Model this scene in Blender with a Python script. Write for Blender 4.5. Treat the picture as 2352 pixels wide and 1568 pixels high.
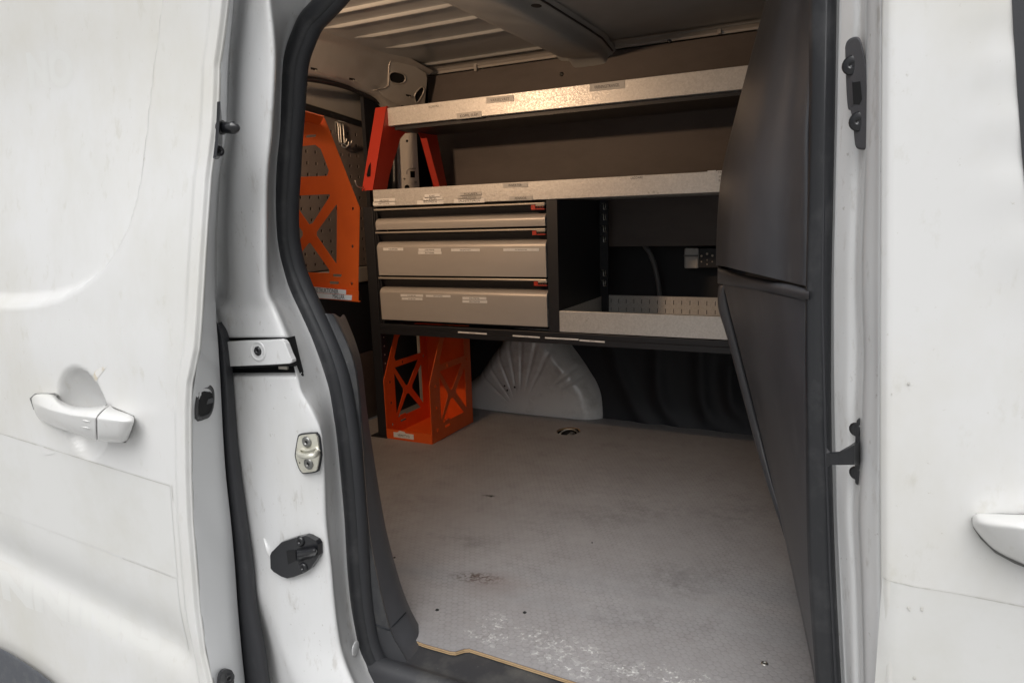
import bpy, bmesh, math, random
from mathutils import Vector, Matrix
random.seed(7)
R = math.radians
S = bpy.context.scene
for o in list(bpy.data.objects): bpy.data.objects.remove(o)

# ------------------------------------------------------------------ camera, sky, sun, exposure
CZ = 1.30                                   # camera height above the ground
FZ = CZ - 0.74                              # load floor height
W0, H0, FPX = 2352.0, 1568.0, 1600.0
yaw, pitch, roll = R(26.8), R(10.3), R(1.85)
Fv = Vector((-math.sin(yaw)*math.cos(pitch), math.cos(yaw)*math.cos(pitch), -math.sin(pitch)))
R0 = Vector((math.cos(yaw), math.sin(yaw), 0)); U0 = R0.cross(Fv)
Rv = math.cos(roll)*R0 - math.sin(roll)*U0
Uv = math.sin(roll)*R0 + math.cos(roll)*U0
cam = bpy.data.cameras.new('camera'); camo = bpy.data.objects.new('camera', cam)
S.collection.objects.link(camo)
cam.sensor_width = 36; cam.lens = 36*FPX/W0; cam.clip_start = 0.02; cam.clip_end = 4000
camo.matrix_world = Matrix(((Rv.x, Uv.x, -Fv.x, 0), (Rv.y, Uv.y, -Fv.y, 0), (Rv.z, Uv.z, -Fv.z, CZ), (0, 0, 0, 1)))
S.camera = camo

SUN_EL, SUN_AZ = R(57), R(172)              # azimuth from north (+Y), clockwise
wd = bpy.data.worlds.new('World'); S.world = wd; wd.use_nodes = True
nt = wd.node_tree; bg = nt.nodes['Background']
sky = nt.nodes.new('ShaderNodeTexSky'); sky.sky_type = 'NISHITA'; sky.sun_disc = False
sky.sun_elevation = SUN_EL; sky.sun_rotation = SUN_AZ; sky.dust_density = 6; sky.air_density = 1.0
hs = nt.nodes.new('ShaderNodeHueSaturation'); hs.inputs['Saturation'].default_value = 0.10
nt.links.new(sky.outputs[0], hs.inputs['Color']); nt.links.new(hs.outputs[0], bg.inputs[0])
bg.inputs[1].default_value = 0.07
sl = bpy.data.lights.new('sun', 'SUN'); sl.energy = 1.4; sl.angle = R(55); sl.color = (1, .995, .985)
so = bpy.data.objects.new('sun', sl); S.collection.objects.link(so)
d = Vector((math.sin(SUN_AZ)*math.cos(SUN_EL), math.cos(SUN_AZ)*math.cos(SUN_EL), math.sin(SUN_EL)))
so.rotation_euler = (-d).to_track_quat('-Z', 'Y').to_euler()
S.view_settings.view_transform = 'Standard'; S.view_settings.look = 'None'
S.view_settings.exposure = 0.54; S.view_settings.gamma = 1.0

# ------------------------------------------------------------------ pixel -> point on a real plane
def ray(x, y): return Fv + Rv*((x-W0/2)/FPX) - Uv*((y-H0/2)/FPX)
C0 = Vector((0, 0, CZ))
def P(x, y, Y): r = ray(x, y); return C0 + r*(Y/r.y)
def PX(x, y, X): r = ray(x, y); return C0 + r*(X/r.x)
def PZ(x, y, Z): r = ray(x, y); return C0 + r*((Z-CZ)/r.z)

# ------------------------------------------------------------------ materials
def N(nt, t, **kw):
    n = nt.nodes.new(t)
    for k, v in kw.items():
        if k in n.inputs: n.inputs[k].default_value = v
        else: setattr(n, k, v)
    return n
def mat(name, col, rough=.5, metal=0, coat=0, noise=None, bump=None, spec=.5):
    """noise=(scale, colour, lo, hi[, stretch]) second colour mixed in; bump=(scale, strength, dist)"""
    m = bpy.data.materials.new(name); m.use_nodes = True; t = m.node_tree
    b = t.nodes['Principled BSDF']
    b.inputs['Base Color'].default_value = (*col, 1); b.inputs['Roughness'].default_value = rough
    b.inputs['Metallic'].default_value = metal; b.inputs['Coat Weight'].default_value = coat
    b.inputs['Coat Roughness'].default_value = .12; b.inputs['Specular IOR Level'].default_value = spec
    g = t.nodes.new('ShaderNodeNewGeometry'); src = g.outputs['Position']
    last = None
    for q in (noise or []):
        sc, c2, lo, hi = q[:4]
        v = src
        if len(q) > 4:
            mp = N(t, 'ShaderNodeMapping'); mp.inputs['Scale'].default_value = q[4]
            t.links.new(src, mp.inputs[0]); v = mp.outputs[0]
        n = N(t, 'ShaderNodeTexNoise'); n.inputs['Scale'].default_value = sc; n.inputs['Detail'].default_value = 6
        n.inputs['Roughness'].default_value = .65
        t.links.new(v, n.inputs['Vector'])
        r = N(t, 'ShaderNodeMapRange'); r.inputs[1].default_value = lo; r.inputs[2].default_value = hi
        r.inputs[4].default_value = q[5] if len(q) > 5 else 1
        t.links.new(n.outputs[0], r.inputs[0])
        mx = N(t, 'ShaderNodeMix'); mx.data_type = 'RGBA'
        t.links.new(r.outputs[0], mx.inputs[0])
        if last: t.links.new(last, mx.inputs[6])
        else: mx.inputs[6].default_value = (*col, 1)
        mx.inputs[7].default_value = (*c2, 1)
        last = mx.outputs[2]
    if last: t.links.new(last, b.inputs['Base Color'])
    if bump:
        n = N(t, 'ShaderNodeTexNoise'); n.inputs['Scale'].default_value = bump[0]; n.inputs['Detail'].default_value = 3
        t.links.new(src, n.inputs['Vector'])
        bp = N(t, 'ShaderNodeBump'); bp.inputs['Strength'].default_value = bump[1]; bp.inputs['Distance'].default_value = bump[2]
        t.links.new(n.outputs[0], bp.inputs['Height']); t.links.new(bp.outputs[0], b.inputs['Normal'])
    return m
M = {}
DIRT = (.50, .48, .41)
M['paint'] = mat('white_paint', (.70, .70, .695), .32, coat=.55, noise=[(5, (.575, .565, .51), .44, .76, (1, 1, .55), .6), (2.2, (.60, .575, .50), .48, .70, (1, 1, .8), .55), (38, DIRT, .60, .74, (1, 1, .5), .4), (130, (.42, .39, .33), .67, .74, (1, 1, 1), .5)], bump=(6, .05, .01))
M['jamb'] = mat('jamb_paint', (.68, .685, .69), .32, coat=.5, noise=[(7, (.56, .55, .52), .50, .80, (1, 1, .30), .65), (45, (.42, .40, .37), .59, .70, (1, 1, .35), .5), (120, (.34, .32, .29), .64, .71, (1, 1, .7), .6)])
M['inner'] = mat('door_inner_paint', (.66, .67, .68), .4, coat=.3, noise=[(40, (.5, .5, .48), .66, .8, (1, 1, .6), .5)])
M['gap'] = mat('dusty_gasket', (.16, .16, .155), .7)
M['film'] = mat('faded_film', (.66, .66, .648), .45, noise=[(6, (.60, .595, .56), .45, .75), (70, DIRT, .66, .8, (1, 1, .6), .3)])
M['ghost'] = mat('ghost_print', (.655, .655, .635), .5)
M['filmedge'] = mat('film_edge_dirt', (.50, .49, .46), .8, noise=[(60, (.60, .59, .56), .45, .65)])
M['rust'] = mat('rust_stain', (.58, .52, .42), .6, noise=[(70, (.70, .69, .67), .40, .54)])
M['rubber'] = mat('black_rubber', (.022, .023, .026), .36, noise=[(25, (.05, .05, .053), .5, .75)], bump=(600, .08, .001))
M['sealrub'] = mat('matt_seal_rubber', (.030, .031, .035), .55, noise=[(30, (.07, .07, .072), .6, .85, (1, 1, .3))], bump=(700, .15, .001))
M['plastic'] = mat('grained_black_plastic', (.052, .053, .059), .38, noise=[(4, (.078, .079, .086), .4, .7), (30, (.12, .12, .122), .60, .74, (1, 1, .25), .5), (120, (.16, .16, .16), .73, .8, (1, 1, .5), .5)], bump=(900, .22, .0012))
M['trim'] = mat('dusty_black_trim', (.034, .035, .039), .55, noise=[(14, (.10, .098, .092), .48, .74, (1, 1, .6), .85), (90, (.22, .22, .21), .66, .78)], bump=(800, .25, .0012))
M['gloss'] = mat('satin_black_metal', (.012, .0125, .015), .28, coat=.3)
M['void'] = mat('dark_recess', (.006, .006, .007), .8)  # near-black standing for shade in holes and gaps; also colours debris and scuffs
M['frame'] = mat('black_powder_coat', (.016, .017, .021), .5, bump=(900, .1, .001))
M['lining'] = mat('black_side_lining', (.014, .0165, .022), .6)
M['board'] = mat('brown_hardboard', (.115, .098, .092), .6, noise=[(9, (.088, .075, .070), .42, .68, (.4, 1, 1)), (130, (.16, .125, .105), .6, .8)])
M['greige'] = mat('interior_body_paint', (.44, .425, .405), .34, coat=.35, noise=[(9, (.38, .36, .335), .45, .75)])
M['cream'] = mat('lit_pillar_paint', (.62, .58, .52), .35, coat=.4)  # interior body paint made lighter to stand in for lamp light
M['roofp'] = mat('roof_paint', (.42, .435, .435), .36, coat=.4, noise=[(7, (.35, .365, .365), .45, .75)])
M['arch'] = mat('gloss_arch_paint', (.82, .83, .82), .2, coat=.8, noise=[(12, (.52, .52, .5), .5, .8)])
M['peg'] = mat('brown_pegboard', (.22, .19, .175), .6, noise=[(10, (.175, .15, .14), .4, .7)])
M['orange'] = mat('orange_powder_coat', (.84, .125, .016), .42, noise=[(10, (.76, .108, .014), .45, .7), (160, (.35, .05, .01), .74, .8)], bump=(700, .12, .0012))
M['red'] = mat('red_orange_powder_coat', (.50, .040, .020), .45, bump=(700, .12, .0012))
M['drawer'] = mat('beige_drawer_paint', (.52, .49, .455), .42, metal=.25, noise=[(8, (.46, .435, .405), .4, .7, (.3, 1, 1)), (220, (.3, .26, .22), .73, .8)])
M['alu'] = mat('brushed_edge', (.62, .57, .50), .35, metal=.5)
M['zinc'] = mat('dull_zinc', (.70, .685, .60), .38, metal=.5, noise=[(60, (.58, .56, .48), .45, .7)])
M['steel'] = mat('bright_steel', (.52, .51, .48), .42, metal=1)
M['dsteel'] = mat('dull_screw_steel', (.26, .26, .25), .38, metal=.8)
M['paper'] = mat('label_tape', (.86, .86, .84), .45, noise=[(60, (.78, .77, .75), .5, .75)])
M['tape'] = mat('clear_label_tape', (.54, .53, .505), .45)
M['ink'] = mat('label_ink', (.02, .02, .022), .6)
M['inkf'] = mat('faded_label_ink', (.12, .115, .11), .6)
M['cable'] = mat('grey_cable', (.16, .165, .17), .5)
M['white_pl'] = mat('white_plastic', (.55, .56, .55), .5)
M['asphalt'] = mat('concrete_yard', (.34, .34, .335), .85, noise=[(3, (.39, .39, .38), .4, .7), (80, (.27, .27, .265), .5, .7)], bump=(120, .3, .01))
M['glass'] = mat('dark_glass', (.02, .022, .025), .08)
M['clad'] = mat('grey_wheel_cladding', (.075, .08, .092), .6, noise=[(50, (.12, .125, .13), .5, .8)], bump=(500, .2, .002))
M['ply'] = mat('plywood_edge', (.52, .37, .21), .6, noise=[(30, (.36, .23, .12), .5, .72, (1, 1, 8)), (8, (.16, .09, .05), .64, .75)])
M['plyd'] = mat('plywood_dark_veneer', (.20, .115, .06), .7, noise=[(40, (.3, .18, .09), .5, .7)])

def mat_galv():
    m = mat('galvanised_sheet', (.62, .60, .57), .40, metal=.35); t = m.node_tree; b = t.nodes['Principled BSDF']
    g = t.nodes.new('ShaderNodeNewGeometry')
    v = N(t, 'ShaderNodeTexVoronoi'); v.inputs['Scale'].default_value = 260; t.links.new(g.outputs['Position'], v.inputs['Vector'])
    n = N(t, 'ShaderNodeTexNoise'); n.inputs['Scale'].default_value = 130; n.inputs['Detail'].default_value = 4
    t.links.new(g.outputs['Position'], n.inputs['Vector'])
    bw = N(t, 'ShaderNodeRGBToBW'); t.links.new(v.outputs['Color'], bw.inputs[0])
    ad = N(t, 'ShaderNodeMath', operation='ADD'); t.links.new(bw.outputs[0], ad.inputs[0]); t.links.new(n.outputs[0], ad.inputs[1])
    r = N(t, 'ShaderNodeMapRange'); r.inputs[1].default_value = .5; r.inputs[2].default_value = 1.5; t.links.new(ad.outputs[0], r.inputs[0])
    mx = N(t, 'ShaderNodeMix'); mx.data_type = 'RGBA'; mx.inputs[6].default_value = (.58, .57, .545, 1); mx.inputs[7].default_value = (.70, .69, .665, 1)
    t.links.new(r.outputs[0], mx.inputs[0]); t.links.new(mx.outputs[2], b.inputs['Base Color'])
    r2 = N(t, 'ShaderNodeMapRange'); r2.inputs[3].default_value = .30; r2.inputs[4].default_value = .52; t.links.new(bw.outputs[0], r2.inputs[0])
    t.links.new(r2.outputs[0], b.inputs['Roughness'])
    bp = N(t, 'ShaderNodeBump'); bp.inputs['Strength'].default_value = .18; bp.inputs['Distance'].default_value = .0012
    t.links.new(ad.outputs[0], bp.inputs['Height']); t.links.new(bp.outputs[0], b.inputs['Normal'])
    return m
M['galv'] = mat_galv()

def mat_floor():
    m = bpy.data.materials.new('hex_grip_floor'); m.use_nodes = True; t = m.node_tree; b = t.nodes['Principled BSDF']
    L = t.links; g = t.nodes.new('ShaderNodeNewGeometry'); pos = g.outputs['Position']
    def math_(op, a, b_=None, c=None):
        n = N(t, 'ShaderNodeMath', operation=op)
        for i, v in enumerate((a, b_, c)):
            if v is None: continue
            if isinstance(v, (int, float)): n.inputs[i].default_value = v
            else: L.new(v, n.inputs[i])
        return n.outputs[0]
    k = 2*math.pi/0.0115; waves = []
    for a in (0, 60, 120):
        n = N(t, 'ShaderNodeVectorMath', operation='DOT_PRODUCT'); L.new(pos, n.inputs[0])
        n.inputs[1].default_value = (k*math.cos(R(a+30)), k*math.sin(R(a+30)), 0)
        waves.append(math_('COSINE', n.outputs['Value']))
    h = math_('ADD', math_('ADD', waves[0], waves[1]), waves[2])
    line = N(t, 'ShaderNodeMapRange'); line.inputs[1].default_value = -1.25; line.inputs[2].default_value = -.55
    L.new(h, line.inputs[0]); pad = line.outputs[0]
    def noise(sc, det=6, vec=None, ro=.6):
        n = N(t, 'ShaderNodeTexNoise'); n.inputs['Scale'].default_value = sc; n.inputs['Detail'].default_value = det; n.inputs['Roughness'].default_value = ro
        L.new(vec or pos, n.inputs['Vector']); return n.outputs[0]
    def ramp(v, lo, hi, a=0, c=1):
        n = N(t, 'ShaderNodeMapRange'); n.inputs[1].default_value = lo; n.inputs[2].default_value = hi
        n.inputs[3].default_value = a; n.inputs[4].default_value = c; L.new(v, n.inputs[0]); return n.outputs[0]
    def mixc(f, a, c):
        n = N(t, 'ShaderNodeMix'); n.data_type = 'RGBA'; L.new(f, n.inputs[0])
        for s, v in ((6, a), (7, c)):
            if isinstance(v, tuple): n.inputs[s].default_value = (*v, 1)
            else: L.new(v, n.inputs[s])
        return n.outputs[2]
    def spot(px, py, rad, sx=1, sy=1, rot=0):
        c = PZ(px, py, FZ)
        mp = N(t, 'ShaderNodeMapping'); mp.vector_type = 'TEXTURE'
        mp.inputs['Location'].default_value = c; mp.inputs['Rotation'].default_value = (0, 0, rot); mp.inputs['Scale'].default_value = (rad*sx, rad*sy, 1)
        L.new(pos, mp.inputs[0])
        ln = N(t, 'ShaderNodeVectorMath', operation='LENGTH'); L.new(mp.outputs[0], ln.inputs[0])
        return ramp(ln.outputs['Value'], 1, .25)
    big = noise(2.2, 5); fine = noise(45, 6, None, .7); mid = noise(11, 6, None, .7)
    col = mixc(ramp(big, .35, .68), (.285, .276, .279), (.345, .336, .34))
    col = mixc(ramp(fine, .42, .7, 0, .45), col, (.235, .222, .218))
    col = mixc(ramp(mid, .56, .76, 0, .6), col, (.205, .193, .19))
    # grooves hold dirt, more in worn patches
    gl = math_('SUBTRACT', 1, pad)
    col = mixc(math_('MULTIPLY', gl, ramp(mid, .40, .70, .06, .45)), col, (.16, .152, .15))
    # broad dark scuffs
    for (px, py, rad, sx, sy, rot, f) in ((1420, 1180, .16, 2.2, .5, .5, .5), (1560, 1330, .11, 1.3, .9, 1., .55), (1700, 1180, .10, 1.5, .8, .9, .5), (1430, 1420, .10, 1.2, .6, .6, .35), (1060, 1240, .10, 1.6, .5, .2, .45), (960, 1150, .08, 1.5, .8, .1, .4)):
        s_ = math_('MULTIPLY', spot(px, py, rad, sx, sy, rot), math_('MULTIPLY', ramp(noise(38, 6, None, .7), .44, .66), f))
        col = mixc(s_, col, (.135, .128, .127))
    # brown spill
    bs = math_('MULTIPLY', spot(1098, 1326, .05, 1.4, .55, .2), ramp(noise(130, 4), .46, .56))
    col = mixc(bs, col, (.045, .022, .014))
    bs2 = math_('MULTIPLY', spot(1130, 1340, .07, 1.3, .9, .2), .38); col = mixc(bs2, col, (.20, .15, .13))
    bs3 = math_('MULTIPLY', spot(1125, 1138, .02, 1.5, .45, .2), ramp(noise(170, 3), .42, .5)); col = mixc(bs3, col, (.03, .025, .02))
    # dried salt / plaster marks near the doorway, bedded along the grooves
    salt = None
    for (px, py, rad, sx, sy, rot) in ((1135, 1430, .045, .9, .9, .6), (1165, 1462, .06, 1.5, .35, .3), (1120, 1470, .05, 1.6, .25, -.3), (1245, 1470, .06, 1.5, .6, -.3), (1330, 1490, .06, 1.4, .5, -.2), (1300, 1525, .07, 1.6, .4, -.2), (1450, 1540, .06, 1.2, .5, 0), (1550, 1556, .08, 1.6, .5, .1)):
        s_ = spot(px, py, rad, sx, sy, rot); salt = s_ if salt is None else math_('MAXIMUM', salt, s_)
    sn = ramp(noise(85, 6, None, .78), .515, .60)
    sf = math_('MULTIPLY', math_('MULTIPLY', salt, sn), ramp(gl, 0, 1, .35, 1))
    col = mixc(sf, col, (.72, .72, .71))
    L.new(col, b.inputs['Base Color'])
    L.new(ramp(mid, .3, .7, .42, .62), b.inputs['Roughness'])
    bp = N(t, 'ShaderNodeBump'); bp.inputs['Strength'].default_value = .35; bp.inputs['Distance'].default_value = .0010
    L.new(math_('ADD', pad, math_('MULTIPLY', fine, .35)), bp.inputs['Height']); L.new(bp.outputs[0], b.inputs['Normal'])
    return m
M['floor'] = mat_floor()

# ------------------------------------------------------------------ mesh helpers
class MB:
    def __init__(s): s.v = []; s.f = []; s.mi = []; s.sm = []
    def add(s, vs, fs, mi=0, smooth=False):
        o = len(s.v); s.v += [tuple(v) for v in vs]
        for f in fs: s.f.append([o+i for i in f]); s.mi.append(mi); s.sm.append(smooth)
        return s
    def box(s, a, b, mi=0):
        x0, y0, z0 = (min(p) for p in zip(a, b)); x1, y1, z1 = (max(p) for p in zip(a, b))
        v = [(x0,y0,z0),(x1,y0,z0),(x1,y1,z0),(x0,y1,z0),(x0,y0,z1),(x1,y0,z1),(x1,y1,z1),(x0,y1,z1)]
        return s.add(v, [(0,3,2,1),(4,5,6,7),(0,1,5,4),(1,2,6,5),(2,3,7,6),(3,0,4,7)], mi)
    def grid(s, rows, mi=0, close=False, smooth=True):
        nr, nc = len(rows), len(rows[0]); v = [p for r in rows for p in r]; f = []
        for i in range(nr-1):
            for j in range(nc-1 if not close else nc):
                k = (j+1) % nc
                f.append((i*nc+j, i*nc+k, (i+1)*nc+k, (i+1)*nc+j))
        return s.add(v, f, mi, smooth)
    def tube(s, pts, r, n=12, mi=0, cap=True, sq=1.0):
        """swept round tube; r number or list"""
        pts = [Vector(p) for p in pts]; rows = []; up = None
        for i, p in enumerate(pts):
            t = (pts[min(i+1, len(pts)-1)] - pts[max(i-1, 0)]).normalized()
            if up is None:
                up = t.orthogonal().normalized()
            up = (up - t*up.dot(t)).normalized(); sd = t.cross(up)
            rr = r[i] if isinstance(r, (list, tuple)) else r
            rows.append([p + up*(rr*math.cos(a)) + sd*(rr*sq*math.sin(a)) for a in (2*math.pi*k/n for k in range(n))])
        s.grid(rows, mi, True)
        if cap:
            s.add(rows[0], [tuple(range(n))], mi); s.add(rows[-1], [tuple(reversed(range(n)))], mi)
        return s
    def lathe(s, c, ax, prof, n=20, mi=0):
        """prof: list of (along, radius)"""
        c = Vector(c); ax = Vector(ax).normalized(); u = ax.orthogonal().normalized(); w = ax.cross(u)
        rows = [[c + ax*h + (u*math.cos(a)+w*math.sin(a))*max(rr, 1e-5) for a in (2*math.pi*k/n for k in range(n))] for h, rr in prof]
        return s.grid(rows, mi, True)
    def extr(s, prof, x0, x1, mi=0, smooth=False, closed=True):
        """profile in (Y,Z) extruded along X"""
        n = len(prof)
        v = [(x0, y, z) for y, z in prof] + [(x1, y, z) for y, z in prof]
        f = [(i, (i+1) % n, n+(i+1) % n, n+i) for i in range(n if closed else n-1)]
        s.add(v, f, mi, smooth)
        if closed:
            s.add(v[:n], [tuple(reversed(range(n)))], mi); s.add(v[n:], [tuple(range(n))], mi)
        return s
    def plate(s, polys, th, O, U, V, mi=0, bev=0):
        """flat sheet with holes (even-odd) of thickness th towards U x V"""
        cu = bpy.data.curves.new('tmp', 'CURVE'); cu.dimensions = '2D'; cu.fill_mode = 'BOTH'; cu.extrude = th/2; cu.bevel_depth = bev
        cu.bevel_resolution = 1
        for p in polys:
            sp = cu.splines.new('POLY'); sp.points.add(len(p)-1); sp.use_cyclic_u = True
            for q, (a, b_) in zip(sp.points, p): q.co = (a, b_, 0, 1)
        ob = bpy.data.objects.new('tmp', cu); me = bpy.data.meshes.new_from_object(ob)
        O, U, V = Vector(O), Vector(U), Vector(V); Nn = U.cross(V)
        s.add([O + U*v.co.x + V*v.co.y + Nn*(v.co.z+th/2) for v in me.vertices], [tuple(p.vertices) for p in me.polygons], mi)
        bpy.data.objects.remove(ob); bpy.data.curves.remove(cu); bpy.data.meshes.remove(me)
        return s
    def text(s, txt, O, U, V, w, h, mi=1):
        cu = bpy.data.curves.new('tmp', 'FONT'); cu.body = txt; cu.align_x = 'CENTER'; cu.align_y = 'CENTER'; cu.resolution_u = 2
        ob = bpy.data.objects.new('tmp', cu); me = bpy.data.meshes.new_from_object(ob)
        xs = [v.co.x for v in me.vertices]; ys = [v.co.y for v in me.vertices]
        if xs:
            k = min(w/(max(xs)-min(xs)), h/(max(ys)-min(ys))); ky = min(h/(max(ys)-min(ys)), k*1.6)
            cx, cy = (max(xs)+min(xs))/2, (max(ys)+min(ys))/2
            O, U, V = Vector(O), Vector(U), Vector(V)
            s.add([O + U*((v.co.x-cx)*k) + V*((v.co.y-cy)*ky) for v in me.vertices], [tuple(p.vertices) for p in me.polygons], mi)
        bpy.data.objects.remove(ob); bpy.data.curves.remove(cu); bpy.data.meshes.remove(me)
        return s
    def build(s, name, mats, parent=None, bevel=0, subsurf=0, solid=0, auto=None):
        me = bpy.data.meshes.new(name); me.from_pydata(s.v, [], s.f)
        mats = mats if isinstance(mats, (list, tuple)) else [mats]
        for m in mats: me.materials.append(M[m] if isinstance(m, str) else m)
        me.polygons.foreach_set('material_index', s.mi); me.polygons.foreach_set('use_smooth', s.sm)
        bm = bmesh.new(); bm.from_mesh(me)
        bmesh.ops.remove_doubles(bm, verts=bm.verts, dist=1e-6)
        bmesh.ops.recalc_face_normals(bm, faces=bm.faces); bm.to_mesh(me); bm.free()
        me.update()
        return link(name, me, parent, bevel, solid)
def link(name, me, parent=None, bevel=0, solid=0):
    o = bpy.data.objects.new(name, me); S.collection.objects.link(o)
    if parent is not None:
        o.parent = parent
        if parent.type == 'EMPTY': o.matrix_parent_inverse = Matrix.Translation(-parent.location)
    if solid:
        md = o.modifiers.new('solid', 'SOLIDIFY'); md.thickness = solid; md.offset = 0
    if bevel:
        md = o.modifiers.new('bevel', 'BEVEL'); md.width = bevel; md.segments = 2; md.limit_method = 'ANGLE'; md.angle_limit = R(40)
        md.harden_normals = False
    return o
def copy(o, off, parent=None):
    c = o.copy(); S.collection.objects.link(c); c.parent = parent or o.parent; c.location = Vector(o.location)+Vector(off)
    return c
def thing(name, label, cat, loc, group=None):
    o = bpy.data.objects.new(name, None); S.collection.objects.link(o); o.location = loc; o.empty_display_size = .05
    o['label'] = label; o['category'] = cat
    if group: o['group'] = group
    return o
def tag(o, label, cat, group=None):
    o['label'] = label; o['category'] = cat
    if group: o['group'] = group
    return o
def crom(pts, n):
    """Catmull-Rom through points -> n+1 samples per span"""
    out = []; L = len(pts)
    for i in range(L-1):
        p0 = pts[max(i-1, 0)]; p1 = pts[i]; p2 = pts[i+1]; p3 = pts[min(i+2, L-1)]
        for k in range(n):
            t = k/n
            out.append(tuple(.5*((2*b)+(-a+c)*t+(2*a-5*b+4*c-d_)*t*t+(-a+3*b-3*c+d_)*t**3) for a, b, c, d_ in zip(p0, p1, p2, p3)))
    out.append(tuple(pts[-1])); return out
def loft(rows, nu=4, nv=4):
    """rows of control points (all the same length) -> smooth dense rows"""
    a = [crom(r, nu) for r in rows]
    cols = [crom([r[j] for r in a], nv) for j in range(len(a[0]))]
    return [[Vector(cols[j][i]) for j in range(len(cols))] for i in range(len(cols[0]))]
def interp(x, xs, ys):
    if x <= xs[0]: return ys[0]
    for i in range(len(xs)-1):
        if x <= xs[i+1]:
            t = (x-xs[i])/(xs[i+1]-xs[i]); return ys[i]+(ys[i+1]-ys[i])*t
    return ys[-1]
def sstep(a, b, x):
    t = max(0, min(1, (x-a)/(b-a))); return t*t*(3-2*t)
EX, EY, EZ = Vector((1,0,0)), Vector((0,1,0)), Vector((0,0,1))
def oval(cx, cy, a, b, n=20, pw=1.0, rot=0):
    out = []
    for k in range(n):
        t = 2*math.pi*k/n; c, s_ = math.cos(t), math.sin(t)
        x = a*math.copysign(abs(c)**pw, c); y = b*math.copysign(abs(s_)**pw, s_)
        out.append((cx + x*math.cos(rot)-y*math.sin(rot), cy + x*math.sin(rot)+y*math.cos(rot)))
    return out
def screw(name, c, ax, r, parent, m='dsteel', star='void', h=.0025):
    b = MB(); b.lathe(c, ax, [(0, r), (h*.5, r), (h, r*.75), (h, r*.36), (h*.35, r*.34), (h*.35, 0)], 16)
    b.lathe(Vector(c)+Vector(ax)*(h*.36), ax, [(0, r*.33), (0.0001, 0)], 8, 1)
    return b.build(name, [m, star], parent)

# ------------------------------------------------------------------ ground
g = MB(); g.grid([[(-600, -600, 0), (600, -600, 0)], [(-600, 600, 0), (600, 600, 0)]]); g = g.build('ground', 'asphalt'); g['kind'] = 'structure'

# ------------------------------------------------------------------ the van
YS, YD = .755, .66                          # closed side skin, opened sliding-door skin
van = thing('van', 'white panel van with its side door slid open to the load space', 'van', (-.4, 1.5, 0))
def lean(z):
    t = max(0, min(1, (z-CZ+.22)/.50)); return .055*t*t*(3-2*t)

# ---- sliding door
edge_px = [(530,-120),(527,-40),(523,0),(503,150),(497,300),(483,408),(473,550),(467,650),(464,700),(461,750),(457,800),(447,850),(440,880),(437,940),(437,1000),(438,1100),(442,1200),(450,1300),(458,1400),(471,1500),(487,1568),(500,1620)]
def onskin(x, y, Y0):
    Y = Y0
    for _ in range(4): p = P(x, y, Y); Y = Y0+lean(p.z)
    return p
ep = sorted(((p.z, p.x) for p in (onskin(x, y, YD) for x, y in edge_px)))
EZs, EXs = [a for a, _ in ep], [b for _, b in ep]
def xedge(z): return interp(z, EZs, EXs)
rec_px = [(377,-150),(374,-60),(372,0),(362,80),(350,170),(341,250),(333,330),(325,400),(313,460),(296,520),(270,575),(235,625),(190,662),(140,690),(90,704),(40,709),(0,709),(-120,706),(-400,690)]
rec = [(p.x, p.z) for p in (onskin(x, y, YD) for x, y in rec_px)]
def recess_sd(x, z):
    best = 9; sgn = 1
    for i in range(len(rec)-1):
        (ax, az), (bx, bz) = rec[i], rec[i+1]
        dx, dz = bx-ax, bz-az; t = max(0, min(1, ((x-ax)*dx+(z-az)*dz)/(dx*dx+dz*dz)))
        qx, qz = ax+dx*t, az+dz*t; dd = math.hypot(x-qx, z-qz)
        if dd < best:
            best = dd; cr = dx*(z-az)-dz*(x-ax); sgn = 1 if cr < 0 else -1; bt = i
    return best*sgn, bt
cupc = onskin(190, 950, YD)
bl0, bl1 = onskin(0, 1275, YD), onskin(430, 1500, YD)
def door_f(x, z):
    f = 0
    sd, i = recess_sd(x, z)
    w = interp(i, [0, 5, 8, 11, 14], [.005, .007, .010, .017, .023])
    f += .021*sstep(0, w, sd) if sd > 0 else 0
    e = xedge(z)-x
    f += -.006*(1-sstep(.020, .036, e)) + .006*(1-sstep(0, .005, e))
    zl = bl0.z+(bl1.z-bl0.z)*(x-bl0.x)/(bl1.x-bl0.x); dz = z-zl
    f += .011*(math.exp(-(dz/.050)**2) if dz > 0 else math.exp(-(dz/.035)**2)) * sstep(-.005, .08, e)
    r2 = ((x-cupc.x)/.066)**2 + ((z-cupc.z)/.078)**2
    if r2 < 1: f += .034*(1-r2)**.75 * (1 if r2 < .86 else (1-r2)/.14)
    return f
def door_pt(x, z, off=0): return Vector((x, YD+lean(z)+door_f(x, z)-off, z))
NX, NZ = 200, 300
z0, z1 = .34, 2.02
us = [1-(1-i/NX)**1.6 for i in range(NX+1)]
# denser near the edge and around the handle
rows = []
for j in range(NZ+1):
    z = z0+(z1-z0)*j/NZ; xe = xedge(z); rows.append([door_pt(-1.95+(xe+1.95)*u, z) for u in us])
b = MB(); b.grid(rows)
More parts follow.
